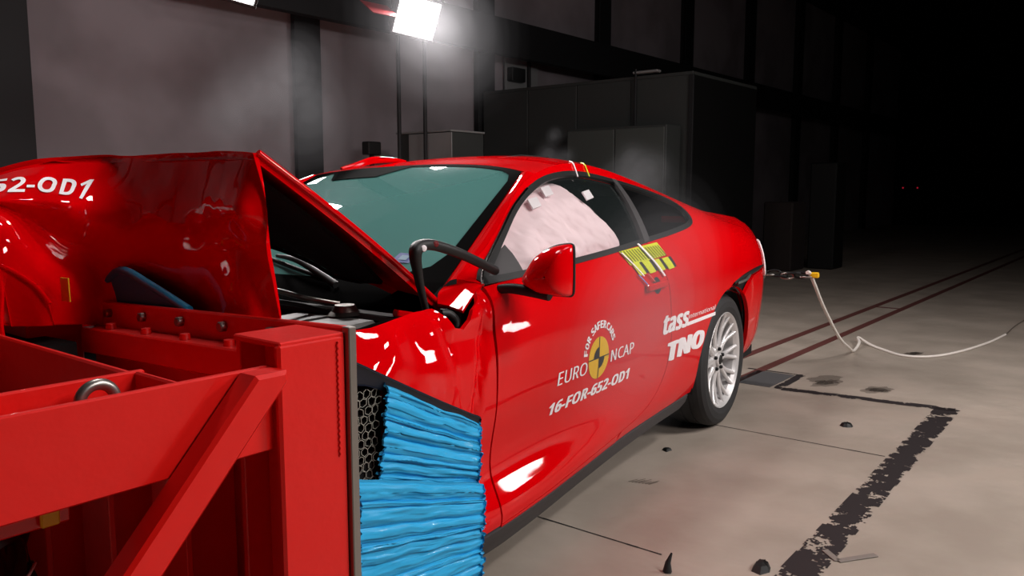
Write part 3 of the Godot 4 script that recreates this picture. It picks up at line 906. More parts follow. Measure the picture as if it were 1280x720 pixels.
func greenhouse() -> void:
	# roof and the back of the car in one sweep: roof skin, rear window, boot lid
	var front := PackedVector2Array()
	for k in 21:
		var u := lerpf(-1.0, 1.0, k / 20.0)
		front.append(Vector2(-1.19 - 0.185 * u * u, u))
	var roof := front.duplicate()
	roof.append_array(PackedVector2Array([Vector2(-0.08, 1.0), Vector2(-0.08, -1.0)]))
	put("roof", surf(roof_point, roof, 0.06, 0.08, -1.0, [], 0.012), M.paint, car)
	put("rear_window", surf(roof_point, rect(-0.08, -0.86, 0.50, 0.86), 0.06, 0.1, -1.0, [], 0.0, -0.003), M.darkglass, car)
	for s in [-1.0, 1.0]:
		put("rear_pillar", surf(roof_point, rect(-0.08, minf(s * 0.86, s), 0.50, maxf(s * 0.86, s)), 0.06, 0.05, -1.0), M.paint, car)
	put("boot_lid", surf(roof_point, rect(0.504, -1.0, 1.06, 1.0), 0.06, 0.1, -1.0, [], 0.012), M.paint, car)
	put("rear_panel", surf(func(u, y): return Vector3(1.05 + 0.07 * (1 - u * u), y, u * half_width(1.05, minf(y, 1.019))), rect(-1.0, 0.30, 1.0, 1.025), 0.08, 0.05, -1.0), M.paint, car)
	# ripple where the far roof rail has kicked up
	put("roof_kink", tubem(path([Vector3(-1.30, 1.335, -0.46), Vector3(-1.22, 1.352, -0.44), Vector3(-1.12, 1.375, -0.43), Vector3(-1.02, 1.378, -0.42), Vector3(-0.9, 1.372, -0.42)], 5), func(t): return 0.012 + 0.016 * sin(PI * t), 8, false, 0.6), M.paint, car)
	put("roof_ditch", tubem([Vector3(-0.95, 1.376, 0.20), Vector3(-0.8, 1.389, 0.20), Vector3(-0.55, 1.384, 0.20)], 0.004, 5), M.black, car)
	put("rear_lining", surf(func(L, u): return roof_point(L, u) + Vector3(0, -0.035, 0), rect(-0.12, -0.97, 1.0, 0.97), 0.08, 0.1, -1.0), M.liner, car)
	# windscreen
	var w := PackedVector2Array([Vector2(-0.985, 0.02), Vector2(0.985, 0.02), Vector2(0.985, 0.985), Vector2(-0.985, 0.985)])
	put("windscreen", surf(screen, w, 0.1, 0.08, 1.0, [], 0.0, 0.0), M.glass, car)
	var inner := PackedVector2Array([Vector2(-0.93, 0.04), Vector2(-0.8, 0.012), Vector2(0.6, 0.012), Vector2(0.78, 0.075), Vector2(0.88, 0.13), Vector2(0.925, 0.24), Vector2(0.93, 0.5), Vector2(0.935, 0.88), Vector2(0.90, 0.94), Vector2(0.80, 0.965), Vector2(0.5, 0.972), Vector2(-0.83, 0.972), Vector2(-0.93, 0.93)])
	var frit := PackedVector2Array([Vector2(-1.0, 0.0), Vector2(1.0, 0.0), Vector2(1.0, 1.0), Vector2(-1.0, 1.0)])
	put("windscreen_border", surf(screen, frit, 0.06, 0.05, 1.0, [inner], 0.0, 0.003), M.frit, car)
	put("dark_reflection", surf(screen, PackedVector2Array([Vector2(-0.85, 0.985), Vector2(-0.70, 0.845), Vector2(-0.30, 0.835), Vector2(-0.16, 0.985)]), 0.06, 0.05, 1.0, [], 0.0, 0.004), M.frit, car)  # a dark reflection on the glass, painted as a matte black patch
	put("blue_tag", surf(screen, PackedVector2Array([Vector2(0.66, 0.14), Vector2(0.76, 0.14), Vector2(0.765, 0.20), Vector2(0.67, 0.20)]), 0.06, 0.05, 1.0, [], 0.0, 0.003), mat(Color(0.08, 0.2, 0.5), 0.5), car)
	put("blue_tag_centre", surf(screen, PackedVector2Array([Vector2(0.69, 0.155), Vector2(0.735, 0.155), Vector2(0.74, 0.185), Vector2(0.695, 0.185)]), 0.06, 0.05, 1.0, [], 0.0, 0.0045), mat(Color(0.35, 0.5, 0.6), 0.5), car)
	# cowl and wipers
	var cowl := []
	for k in 13:
		var u := lerpf(-1.0, 1.0, k / 12.0)
		var b := screen(u, 0.03)
		cowl.append([b + Vector3(-0.005, 0.002, 0), b + Vector3(-0.07, -0.035, 0), b + Vector3(-0.14, -0.10, 0), b + Vector3(-0.15, -0.30, 0)])
	put("cowl", net(cowl, 2, -1.0), M.frit, car)
	for w2 in [[0.52, 0.0, 0.115], [-0.15, -0.55, 0.13]]:
		var piv := screen(w2[0], 0.0) + Vector3(-0.03, 0.0, 0)
		var tip := screen(w2[1], w2[2]) + Vector3(-0.012, 0.012, 0)
		var midp := piv.lerp(tip, 0.5) + Vector3(-0.025, 0.03, 0)
		var wp := put("wiper_arm", tubem(path([piv, midp, tip], 6), func(t): return lerpf(0.013, 0.007, t), 6), M.black, car)
		var bl := []
		for j in 7:
			var t := j / 6.0
			bl.append(screen(lerpf(w2[1] + 0.42, w2[1] - 0.42, t), lerpf(w2[2] - 0.10, w2[2] + 0.06, t)) + Vector3(-0.008, 0.008, 0))
		put("wiper_blade", tubem(bl, 0.008, 5), M.black, wp)
	# torn sealing strip that arches over the wing
	var seal := path([Vector3(-2.287, 0.888, 0.83), Vector3(-2.325, 0.965, 0.84), Vector3(-2.355, 1.035, 0.85), Vector3(-2.375, 1.085, 0.86), Vector3(-2.358, 1.104, 0.86), Vector3(-2.303, 1.105, 0.86), Vector3(-2.208, 1.078, 0.87), Vector3(-2.091, 1.036, 0.87), Vector3(-2.02, 1.008, 0.872)], 5)
	var sl := put("torn_seal", tubem(seal, func(t): return lerpf(0.011, 0.021, smoothstep(0.05, 0.5, t)), 10, false, 0.7), M.black, car)
	for m in [[Vector3(-2.362, 1.100, 0.879), M.white], [Vector3(-2.31, 1.108, 0.879), M.redlamp]]:
		put("marker_dot", lathe([Vector2(0.0, 0.004), Vector2(0.007, 0.003), Vector2(0.009, 0.0)], 12, Transform3D(Basis(Vector3.UP, -0.5), m[0])), m[1], sl)
	var clip := begin()
	tube(clip, path([Vector3(-2.245, 0.905, 0.84), Vector3(-2.22, 0.90, 0.85), Vector3(-2.20, 0.875, 0.86), Vector3(-2.205, 0.85, 0.865)], 4), 0.014, 6)
	put("broken_clip", clip.commit(), M.black, car)
	# cabin: floor, seats, dashboard, everything dark
	put("dashboard", net([[Vector3(-2.10, 0.90, -0.74), Vector3(-1.75, 0.93, -0.74), Vector3(-1.62, 0.88, -0.74), Vector3(-1.66, 0.60, -0.74)], [Vector3(-2.25, 0.92, 0.0), Vector3(-1.75, 0.95, 0.0), Vector3(-1.60, 0.89, 0.0), Vector3(-1.66, 0.60, 0.0)], [Vector3(-2.10, 0.90, 0.74), Vector3(-1.75, 0.93, 0.74), Vector3(-1.62, 0.88, 0.74), Vector3(-1.66, 0.60, 0.74)]], 4), M.liner, car)
	put("cabin_floor", span(Vector3(-2.1, 0.20, -0.80), Vector3(0.9, 0.26, 0.80)), M.liner, car)
	put("headlining", surf(func(L, u): return roof_point(L, u) + Vector3(0, -0.03, 0), rect(-1.1, -0.95, -0.1, 0.95), 0.2, 0.3, -1.0), M.grey, car)
	for s in [-1.0, 1.0]:
		var seat := Node3D.new()
		seat.name = "seat"
		car.add_child(seat, true)
		put("cushion", boxm(Vector3(0.5, 0.16, 0.5), 0.05, Vector3(-1.15, 0.48, s * 0.38)), M.liner, seat)
		put("backrest", bar(Vector3(-0.93, 0.5, s * 0.38), Vector3(-0.72, 1.06, s * 0.38), 0.46, 0.14, Vector3(1, 0.35, 0), 0.05), M.liner, seat)
		put("headrest", boxm(Vector3(0.12, 0.17, 0.24), 0.04, Vector3(-0.68, 1.17, s * 0.38)), M.liner, seat)
	put("rear_bulkhead", span(Vector3(-0.1, 0.3, -0.72), Vector3(-0.05, 1.05, 0.72)), M.liner, car)
	put("rear_seat_back", span(Vector3(-0.12, 1.0, -0.60), Vector3(-0.06, 1.19, 0.60), 0.02), M.liner, car)

func airbag() -> void:
	# curtain airbag, filled, behind the door window
	var shape := [Vector2(-1.83, 1.00), Vector2(-1.80, 1.06), Vector2(-1.70, 1.13), Vector2(-1.58, 1.19), Vector2(-1.45, 1.235), Vector2(-1.28, 1.262), Vector2(-1.15, 1.262), Vector2(-1.08, 1.23), Vector2(-1.02, 1.17), Vector2(-0.96, 1.10), Vector2(-0.93, 1.04), Vector2(-0.98, 0.985), Vector2(-1.15, 0.955), Vector2(-1.45, 0.935), Vector2(-1.7, 0.93), Vector2(-1.8, 0.955)]
	var poly := PackedVector2Array(path(shape, 4, true))
	var lobes := [[-1.66, 0.10], [-1.42, 0.12], [-1.16, 0.15]]
	var bulge := func(p: Vector2) -> float:
		var d := 1e9
		if not Geometry2D.is_point_in_polygon(p, poly):
			return 0.0
		for k in poly.size():
			d = minf(d, p.distance_to(Geometry2D.get_closest_point_to_segment(p, poly[k], poly[(k + 1) % poly.size()])))
		var l := 0.0
		for q in lobes:
			l = maxf(l, 1.0 - pow((p.x + (p.y - 1.1) * 0.25 - q[0]) / (q[1] * 1.35), 2.0))
		return sqrt(clampf(d / 0.09, 0.0, 1.0)) * (0.03 + 0.035 * maxf(l, 0.0)) + dents.get_noise_2d(p.x * 9.0, p.y * 14.0) * 0.012 * clampf(d / 0.03, 0, 1) + dents.get_noise_2d(p.x * 26.0 + p.y * 8.0, p.y * 12.0) * 0.004 * clampf(d / 0.03, 0, 1)
	var st := begin()
	var mid := func(p: Vector2) -> float: return half_width(p.x, p.y) - 0.085
	for s in [1.0, -1.0]:
		surf_into(st, func(a, b): return Vector3(a, b, mid.call(Vector2(a, b)) + s * bulge.call(Vector2(a, b))), poly, 0.022, 0.016, s)
	var o := put("curtain_airbag", st.commit(), M.airbag, car)
	for t in [Vector2(-1.47, 1.205), Vector2(-1.33, 1.245), Vector2(-1.04, 1.225)]:
		put("airbag_tab", surf(flank(1.0), PackedVector2Array([t + Vector2(-0.04, -0.022), t + Vector2(0.03, -0.012), t + Vector2(0.04, 0.02), t + Vector2(-0.03, 0.012)]), 0.03, 0.02, 1.0, [], 0.006, -0.015), M.white, o)
	put("pillar_trim", surf(flank(1.0), PackedVector2Array([Vector2(-1.10, 1.30), Vector2(-0.68, 1.28), Vector2(-0.80, 0.98), Vector2(-1.02, 0.98)]), 0.08, 0.05, 1.0, [], 0.01, -0.17), M.trim, car)

func mirror() -> void:
	var m := Node3D.new()
	m.name = "door_mirror"
	car.add_child(m, true)
	var outline := path([Vector2(0.929, 0.979), Vector2(0.951, 1.015), Vector2(0.977, 1.050), Vector2(1.025, 1.077), Vector2(1.072, 1.087), Vector2(1.090, 1.086), Vector2(1.094, 1.075), Vector2(1.095, 1.03), Vector2(1.094, 0.955), Vector2(1.090, 0.936), Vector2(1.078, 0.932), Vector2(1.045, 0.932), Vector2(1.00, 0.932), Vector2(0.965, 0.945), Vector2(0.937, 0.960)], 4, true)
	var c := Vector2(1.045, 0.995)
	var at := func(k: int, f: float, inn: float) -> Vector3:
		var p: Vector2 = outline[k % outline.size()]
		var q: Vector2 = c.lerp(p, inn)
		return Vector3(-1.93 - f, q.y, q.x)
	var rings := []
	for j in 9:
		var a := j / 8.0 * PI / 2
		rings.append([0.105 * sin(a), cos(a) if j < 8 else 0.0])
	var dome := func(u: float, v: float) -> Vector3:
		var n := outline.size()
		var f := fposmod(u, 1.0) * n
		var k := int(f)
		var a := v * PI / 2
		var p: Vector2 = outline[k % n].lerp(outline[(k + 1) % n], f - k)
		var q := c.lerp(p, pow(maxf(cos(a), 0.0), 0.7))
		return Vector3(-1.93 - 0.085 * sin(a), q.y, q.x)
	put("mirror_cap", surf(dome, rect(0, 0.0, 1, 0.995), 1.0 / 48, 1.0 / 12, 1.0), M.paint, m)
	var rim := []
	for k in outline.size():
		rim.append(at.call(k, -0.004, 0.97))
	put("mirror_rim", tubem(rim, 0.0065, 8, true), M.black, m)
	var back := begin()
	for k in outline.size():
		tri(back, at.call(k, -0.004, 0.95), at.call(k + 1, -0.004, 0.95), Vector3(-1.926, c.y, c.x), Vector3.RIGHT, Vector3.RIGHT, Vector3.RIGHT)
	put("mirror_glass", back.commit(), M.chrome, m)
	put("mirror_arm", tubem(path([Vector3(-1.99, 0.942, 0.85), Vector3(-1.985, 0.95, 0.90), Vector3(-1.97, 0.945, 0.96), Vector3(-1.955, 0.935, 1.03)], 5), func(t): return lerpf(0.022, 0.03, t), 10, false, 0.62), M.black, m)
	put("mirror_base", surf(flank(1.0), PackedVector2Array([Vector2(-2.045, 0.982), Vector2(-1.83, 0.985), Vector2(-1.84, 1.07), Vector2(-1.88, 1.055)]), 0.05, 0.03, 1.0, [], 0.02, 0.0), M.trim, m)

func rear_details() -> void:
	var fn := flank(1.0)
	# wheel wells
	for q in [[0.0, 1.0], [0.0, -1.0], [-2.72, -1.0]]:
		put("wheel_arch_liner", surf(func(a, z): return Vector3(q[0] + cos(a) * 0.40, 0.345 + sin(a) * 0.40, q[1] * z), rect(deg_to_rad(-14), 0.45, deg_to_rad(194), 0.90), 0.2, 0.2, 1.0), M.liner, car)
		put("wheel_arch_wall", surf(func(a, b): return Vector3(q[0] + a, b, q[1] * 0.5), rect(-0.42, 0.15, 0.42, 0.78), 0.2, 0.2), M.liner, car)
	# dark void behind the torn bumper corner, and what sticks out of it
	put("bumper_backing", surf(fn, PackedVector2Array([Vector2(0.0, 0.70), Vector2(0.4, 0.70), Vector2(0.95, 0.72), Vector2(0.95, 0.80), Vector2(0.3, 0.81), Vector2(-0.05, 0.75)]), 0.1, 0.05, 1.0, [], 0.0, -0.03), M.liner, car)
	put("torn_bracket", tubem(path([Vector3(0.05, 0.742, 0.945), Vector3(0.22, 0.765, 0.955), Vector3(0.42, 0.775, 0.95), Vector3(0.7, 0.77, 0.90)], 5), 0.012, 6), M.black, car)
	put("torn_bracket", tubem(path([Vector3(0.10, 0.735, 0.95), Vector3(0.2, 0.745, 0.965), Vector3(0.28, 0.765, 0.96)], 4), 0.009, 5), M.steel, car)
	var lens := PackedVector2Array(path([Vector2(0.84, 0.705), Vector2(0.835, 0.80), Vector2(0.87, 0.885), Vector2(0.94, 0.895), Vector2(0.99, 0.83), Vector2(0.995, 0.74), Vector2(0.96, 0.70)], 4, true))
	var o := put("tail_lamp", surf(fn, lens, 0.03, 0.03, 1.0, [], 0.01, 0.008), M.lens, car)
	var ring := []
	for p in lens:
		ring.append(fn.call(p.x, p.y) + Vector3(0.006, 0, 0.008))
	put("tail_lamp_rim", tubem(ring, 0.006, 6, true), M.white, o)
	put("tail_lamp_strip", tubem([fn.call(0.90, 0.72) + Vector3(0.006, 0, 0.012), fn.call(0.89, 0.80) + Vector3(0.006, 0, 0.012), fn.call(0.91, 0.87) + Vector3(0.006, 0, 0.012)], 0.004, 5), M.white, o)
	put("bumper_corner_bracket", bar(Vector3(0.93, 0.685, 0.80), Vector3(1.10, 0.66, 0.80), 0.03, 0.03), M.steel, car)
	for q in [[Vector2(0.92, 0.70), M.trim]]:
		put("lamp_base", surf(fn, PackedVector2Array([Vector2(0.86, 0.66), Vector2(1.03, 0.67), Vector2(1.03, 0.705), Vector2(0.88, 0.71)]), 0.05, 0.03, 1.0, [], 0.01, 0.006), q[1], car)

func build_car() -> void:
	car = thing("car", "crashed red two-door coupe with crumpled bonnet, white test lettering on its door", "car")
	car.transform = Transform3D(Basis(Vector3(0.99437042, 0.01745241, -0.10451254), Vector3(-0.0173568, 0.9998477, 0.00182427), Vector3(0.10452846, 0.0, 0.9945219)), Vector3(3.81473, 0.0, -2.66816))
	side_panels(1.0)
	side_panels(-1.0)
	greenhouse()
	bonnet()
	front_end()
	wheel(Vector3(0, 0.345, 0.93), 1.0, "rear_wheel")
	wheel(Vector3(0, 0.345, -0.93), -1.0, "rear_wheel")
	wheel(Vector3(-2.72, 0.39, -0.93), -1.0, "front_wheel", 0.12)
	airbag()
	mirror()
	rear_details()
	lettering()

# ---------------------------------------------------------------- barrier
func build_barrier() -> void:
	var b := thing("barrier_frame", "heavy red steel barrier frame with bolts and a diagonal brace before the car", "barrier", Vector3(0.9, 0.0, -1.8))
	var P := func(v: Vector3) -> Vector3: return v - b.position
	var box := func(called, a, c, m = M.frame, bev = 0.004): return put(called, span(P.call(a), P.call(c), bev), m, b)
	put("front_plate", bar(P.call(Vector3(1.055, 0.53, -1.27)), P.call(Vector3(1.055, 0.49, -2.38)), 0.02, 0.82), M.frame, b)
	box.call("post", Vector3(0.885, 0.0, -1.290), Vector3(1.043, 0.925, -1.272), M.frame, 0.006)
	box.call("post_web", Vector3(0.955, 0.0, -1.42), Vector3(0.972, 0.92, -1.290), M.frame, 0.002)
	box.call("post_flange", Vector3(0.90, 0.0, -1.436), Vector3(1.043, 0.92, -1.42), M.frame, 0.002)
	box.call("post_cap", Vector3(0.89, 0.918, -1.43), Vector3(1.043, 0.93, -1.275), M.frame, 0.003)
	box.call("post_edge_plate", Vector3(1.044, 0.0, -1.285), Vector3(1.064, 0.94, -1.262), M.steel, 0.002)
	# weld seam down the post
	var seam := []
	for k in 60:
		seam.append(P.call(Vector3(1.022 + 0.002 * sin(k * 2.1), 0.915 - k * 0.004, -1.271)))
	put("weld_seam", tubem(seam, 0.003, 5), M.frame, b)
	# lateral rail behind the plate with its bolts
	put("bolting_rail", bar(P.call(Vector3(1.015, 0.836, -1.436)), P.call(Vector3(1.015, 0.800, -2.34)), 0.056, 0.07), M.frame, b)
	box.call("cross_beam", Vector3(0.70, 0.70, -2.36), Vector3(0.715, 0.878, -1.45))
	box.call("cross_beam_flange", Vector3(0.715, 0.70, -2.36), Vector3(0.90, 0.72, -1.45))
	for k in 5:
		var z := -1.52 - k * 0.19
		put("bolt", lathe([Vector2(0.0, 0.016), Vector2(0.011, 0.016), Vector2(0.013, 0.013), Vector2(0.013, 0.0)], 6, Transform3D(Basis(Vector3.UP, -PI / 2), P.call(Vector3(1.045, 0.900 + (z + 1.6) * 0.038, z)))), M.steel, b)
		put("bolt", lathe([Vector2(0.0, 0.016), Vector2(0.013, 0.014), Vector2(0.015, 0.0)], 6, Transform3D(Basis(Vector3.RIGHT, -PI / 2), P.call(Vector3(1.012, 0.871 + (z + 1.5) * 0.038, z + 0.07)))), M.frame, b)
	# near side beam: a channel lying on its side, with a lifting eye
	box.call("beam_flange", Vector3(-1.6, 0.722, -1.312), Vector3(0.888, 0.885, -1.298), M.frame, 0.003)
	box.call("beam_flange", Vector3(-1.6, 0.722, -1.462), Vector3(0.72, 0.885, -1.448), M.frame, 0.003)
	box.call("beam_web", Vector3(-1.6, 0.79, -1.450), Vector3(0.888, 0.804, -1.310))
	box.call("beam_end_plate", Vector3(0.70, 0.722, -1.450), Vector3(0.712, 0.884, -1.310))
	var eye := []
	for k in 17:
		var a := PI * k / 16.0
		eye.append(P.call(Vector3(0.605 + 0.030 * cos(a), 0.858 + 0.030 * sin(a), -1.385)))
	eye.push_front(P.call(Vector3(0.635, 0.80, -1.385)))
	eye.append(P.call(Vector3(0.575, 0.80, -1.385)))
	put("lifting_eye", tubem(eye, 0.010, 10), M.steel, b)
	# far side beam and the block it ends in
	box.call("beam_flange", Vector3(-1.6, 0.70, -2.20), Vector3(0.70, 0.885, -2.185), M.frame, 0.003)
	box.call("beam_flange", Vector3(-1.6, 0.70, -2.36), Vector3(0.70, 0.885, -2.345), M.frame, 0.003)
	box.call("beam_web", Vector3(-1.6, 0.785, -2.345), Vector3(0.70, 0.80, -2.20))
	put("weld_lump", lathe([Vector2(0.0, 0.03), Vector2(0.02, 0.024), Vector2(0.032, 0.0)], 12, Transform3D(Basis(Vector3.UP, 0.0), P.call(Vector3(0.69, 0.80, -2.184)))), M.frame, b)
	box.call("end_box", Vector3(0.88, 0.55, -2.75), Vector3(1.03, 0.885, -2.42), M.frame, 0.006)
	box.call("end_box_lip", Vector3(0.87, 0.885, -2.77), Vector3(1.16, 0.90, -2.40), M.frame, 0.004)
	box.call("end_box_leg", Vector3(0.95, 0.0, -2.70), Vector3(1.03, 0.56, -2.50), M.frame, 0.004)
	# diagonal brace of square tube
	put("brace", prism([Vector2(0.818, 0.884), Vector2(0.884, 0.884), Vector2(0.884, 0.862), Vector2(0.223, 0.136), Vector2(0.177, 0.178)], -1.292, -1.240, 0.007, -b.position), M.frame, b)
	put("brace_foot", span(P.call(Vector3(0.08, 0.0, -1.34)), P.call(Vector3(0.32, 0.19, -1.2))), M.frame, b)
	# uprights seen below the beam
	for c in [[0.60, -2.25], [0.74, -2.08], [0.80, -1.88], [0.86, -1.66]]:
		put("upright_flange", span(P.call(Vector3(c[0], 0.0, c[1] - 0.07)), P.call(Vector3(c[0] + 0.014, 0.72, c[1] + 0.07)), 0.002), M.frame, b)
		put("upright_web", span(P.call(Vector3(c[0] + 0.014, 0.0, c[1] - 0.006)), P.call(Vector3(c[0] + 0.16, 0.72, c[1] + 0.006)), 0.002), M.frame, b)
	for x in [-1.5]:
		put("upright_flange", span(P.call(Vector3(x, 0.0, -1.45)), P.call(Vector3(x + 0.15, 0.72, -1.31)), 0.004), M.frame, b)
		put("upright_flange", span(P.call(Vector3(x, 0.0, -2.35)), P.call(Vector3(x + 0.15, 0.70, -2.20)), 0.004), M.frame, b)
	box.call("inner_rail", Vector3(0.30, 0.56, -1.72), Vector3(0.66, 0.62, -1.66))
	put("yellow_cap", span(P.call(Vector3(0.60, 0.565, -1.655)), P.call(Vector3(0.635, 0.595, -1.645)), 0.004), M.yellow, b)
	box.call("base_rail", Vector3(-1.6, 0.0, -2.36), Vector3(1.04, 0.06, -2.20))
	box.call("base_rail", Vector3(0.45, 0.0, -2.30), Vector3(1.04, 0.05, -1.27))

func build_block() -> void:
	var b := thing("deformable_block", "crushed honeycomb block in pleated blue foil between red barrier and car door", "barrier block", Vector3(1.28, 0.2, -1.8))
	var P := func(v: Vector3) -> Vector3: return v - b.position
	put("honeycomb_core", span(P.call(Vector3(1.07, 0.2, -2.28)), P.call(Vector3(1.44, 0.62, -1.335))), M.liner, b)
	var top := func(x: float) -> float: return 0.792 - 0.50 * (x - 1.19)
	# pleats of the wrapping, one above the other
	var t := [0.0, 0.05, 0.115, 0.14, 0.205, 0.265, 0.29, 0.345, 0.375, 0.44, 0.465, 0.53, 0.59, 0.615, 0.67, 0.73, 0.755, 0.82, 0.88, 0.91, 1.0]
	for k in t.size() - 1:
		var t0: float = t[k]
		var t1: float = t[k + 1] - 0.0015
		var x0 := (1.19 - 0.004 * k) if k < 8 else 1.085
		var x1 := 1.50 - 0.025 * t0
		var bulge := 0.010 + 0.006 * absf(sin(k * 2.7))
		var lead := 0.0 if k < 8 else 0.018
		var fn := func(a: float, s: float) -> Vector3:
			var wob := dents.get_noise_2d(a * 7.0, k * 11.3) * 0.006
			var tt := lerpf(t0, t1, s)
			var y := lerpf(top.call(a), 0.19, tt) + wob * 0.8
			var crease := dents.get_noise_2d(a * 7.0 + k * 5.0, s * 1.5) * 0.0035
			var nose := pow(sin(PI * clampf(s * 0.96 + 0.02, 0, 1)), 0.3)
			return P.call(Vector3(a + dents.get_noise_2d(s * 3.0, k * 3.1) * 0.012, y, -1.325 + lead + bulge * nose + crease))
		put("blue_pleat", surf(fn, rect(x0, 0.0, x1, 1.0), 0.016, 0.1, 1.0, [], 0.006), M.blue, b)
	# wrapping folded round the front face towards the car
	var wrap := func(a: float, s: float) -> Vector3: return P.call(Vector3(1.495 - 0.012 * s * 2.0 + dents.get_noise_2d(a * 6.0, s * 9.0) * 0.008, lerpf(top.call(1.5), 0.19, s), -1.32 - a))
	put("front_wrap", surf(wrap, rect(0.0, 0.0, 0.16, 1.0), 0.03, 0.06, 1.0, [], 0.004), M.blue, b)
	put("torn_foil", net([[P.call(Vector3(1.478, 0.33, -1.305)), P.call(Vector3(1.470, 0.25, -1.30)), P.call(Vector3(1.462, 0.19, -1.305))], [P.call(Vector3(1.492, 0.33, -1.315)), P.call(Vector3(1.487, 0.25, -1.30)), P.call(Vector3(1.483, 0.19, -1.315))]], 5, 1.0, 0.003), M.cell, b)
	# dark lid sheet above the honeycomb
	var lid := [[P.call(Vector3(1.072, 0.868, -1.318)), P.call(Vector3(1.072, 0.80, -1.335))], [P.call(Vector3(1.14, 0.832, -1.316)), P.call(Vector3(1.14, 0.795, -1.33))], [P.call(Vector3(1.24, 0.778, -1.314)), P.call(Vector3(1.24, 0.75, -1.325))], [P.call(Vector3(1.36, 0.715, -1.313)), P.call(Vector3(1.36, 0.69, -1.32))], [P.call(Vector3(1.50, 0.645, -1.313)), P.call(Vector3(1.50, 0.62, -1.32))]]
	put("lid_sheet", net(lid, 3, 1.0, 0.004), M.navy, b)
	put("lid_top", net(lid.map(func(c): return [c[0], c[0] + Vector3(0, 0.004, -0.12), c[0] + Vector3(0, -0.01, -0.9)]), 2, -1.0, 0.003), M.navy, b)
	# honeycomb cells on the torn end
	var rng := RandomNumberGenerator.new()
	rng.seed = 4
	var ph := 0.0205
	var pv := 0.0178
	for j in 18:
		for i in 6:
			var cx := 1.085 + (i + (0.5 if j % 2 else 0.0)) * ph + rng.randf_range(-0.003, 0.003)
			var cy := 0.772 - j * pv + rng.randf_range(-0.002, 0.002)
			if cx > 1.185 - 0.004 * j * 0.5 or cy > top.call(1.19) - 0.005:
				continue
			var st := begin()
			var ring := []
			for k in 6:
				var a := TAU * k / 6.0 + rng.randf_range(-0.15, 0.15)
				var r := rng.randf_range(0.85, 1.1)
				ring.append(Vector3(cx + sin(a) * 0.0112 * r, cy + cos(a) * 0.0116 * r, 0))
			for k in 6:
				var a: Vector3 = ring[k]
				var c: Vector3 = ring[(k + 1) % 6]
				var mid := Vector3(cx, cy, 0)
				var ai := a.lerp(mid, 0.14)
				var ci := c.lerp(mid, 0.14)
				var f := Vector3(0, 0, -1.3315 + rng.randf_range(0.0, 0.004))
				var d := Vector3(0, 0, -1.346)
				flat(st, P.call(a + f), P.call(c + f), P.call(ci + f), P.call(ai + f))
			var walls := begin()
			for k in 6:
				var ai: Vector3 = ring[k].lerp(Vector3(cx, cy, 0), 0.14)
				var ci: Vector3 = ring[(k + 1) % 6].lerp(Vector3(cx, cy, 0), 0.14)
				flat(walls, P.call(ai + Vector3(0, 0, -1.3315)), P.call(ci + Vector3(0, 0, -1.3315)), P.call(ci + Vector3(0, 0, -1.346)), P.call(ai + Vector3(0, 0, -1.346)))
			st.set_material(M.cell)
			walls.set_material(M.liner)  # cell insides coloured black: the shade in the openings is painted
			put("honeycomb_cell", walls.commit(st.commit()), null, b)
	put("cell_back", span(P.call(Vector3(1.068, 0.40, -1.37)), P.call(Vector3(1.20, 0.785, -1.345))), M.liner, b)  # black backing, part of the same painted shade
	# the far end of the wrapping, pushed up above the plate
	var tall := [[P.call(Vector3(1.074, 0.50, -2.42)), P.call(Vector3(1.074, 0.875, -2.41))], [P.call(Vector3(1.078, 0.50, -2.38)), P.call(Vector3(1.072, 0.935, -2.375))], [P.call(Vector3(1.082, 0.50, -2.26)), P.call(Vector3(1.070, 0.996, -2.262))], [P.call(Vector3(1.082, 0.50, -2.1)), P.call(Vector3(1.072, 0.966, -2.11))], [P.call(Vector3(1.082, 0.50, -1.9)), P.call(Vector3(1.074, 0.915, -1.92))]]
	put("light_catch_roll", tubem(path(tall.map(func(c): return c[1] + Vector3(0.002, -0.004, 0.0)), 5), 0.012, 8), M.blue, b)  # roll added along the top of the foil to catch light
	put("blue_pleat", net(tall, 4, 1.0, 0.012), M.blue, b)

func build_bundle() -> void:
	var t := thing("black_bundle", "glossy black wrapped bundle under the barrier's beam, at the left picture edge", "bundle", Vector3(0.42, 0.0, -1.90))
	var fn := func(a: float, b: float) -> Vector3:
		var r := 0.24 + dents.get_noise_2d(a * 3.0, b * 5.0) * 0.03
		return Vector3(cos(a) * r * 1.0, b, sin(a) * r * 0.55)
	put("wrapping", surf(fn, rect(0.0, 0.0, TAU, 0.49), 0.2, 0.04, -1.0), mat(Color(0.03, 0.03, 0.032), 0.22), t)
	put("lid", lathe([Vector2(0.0, 0.02), Vector2(0.16, 0.015), Vector2(0.24, 0.0)], 28, Transform3D(Basis(Vector3(1, 0, 0), Vector3(0, 0, -0.55), Vector3(0, 1, 0)), Vector3(0, 0.485, 0))), M.black, t)
	put("tie", tubem(range(24).map(func(k): return Vector3(cos(TAU * k / 24.0) * 0.25, 0.40 + 0.01 * sin(k * 1.3), sin(TAU * k / 24.0) * 0.145)), 0.004, 5, true), M.white, t)

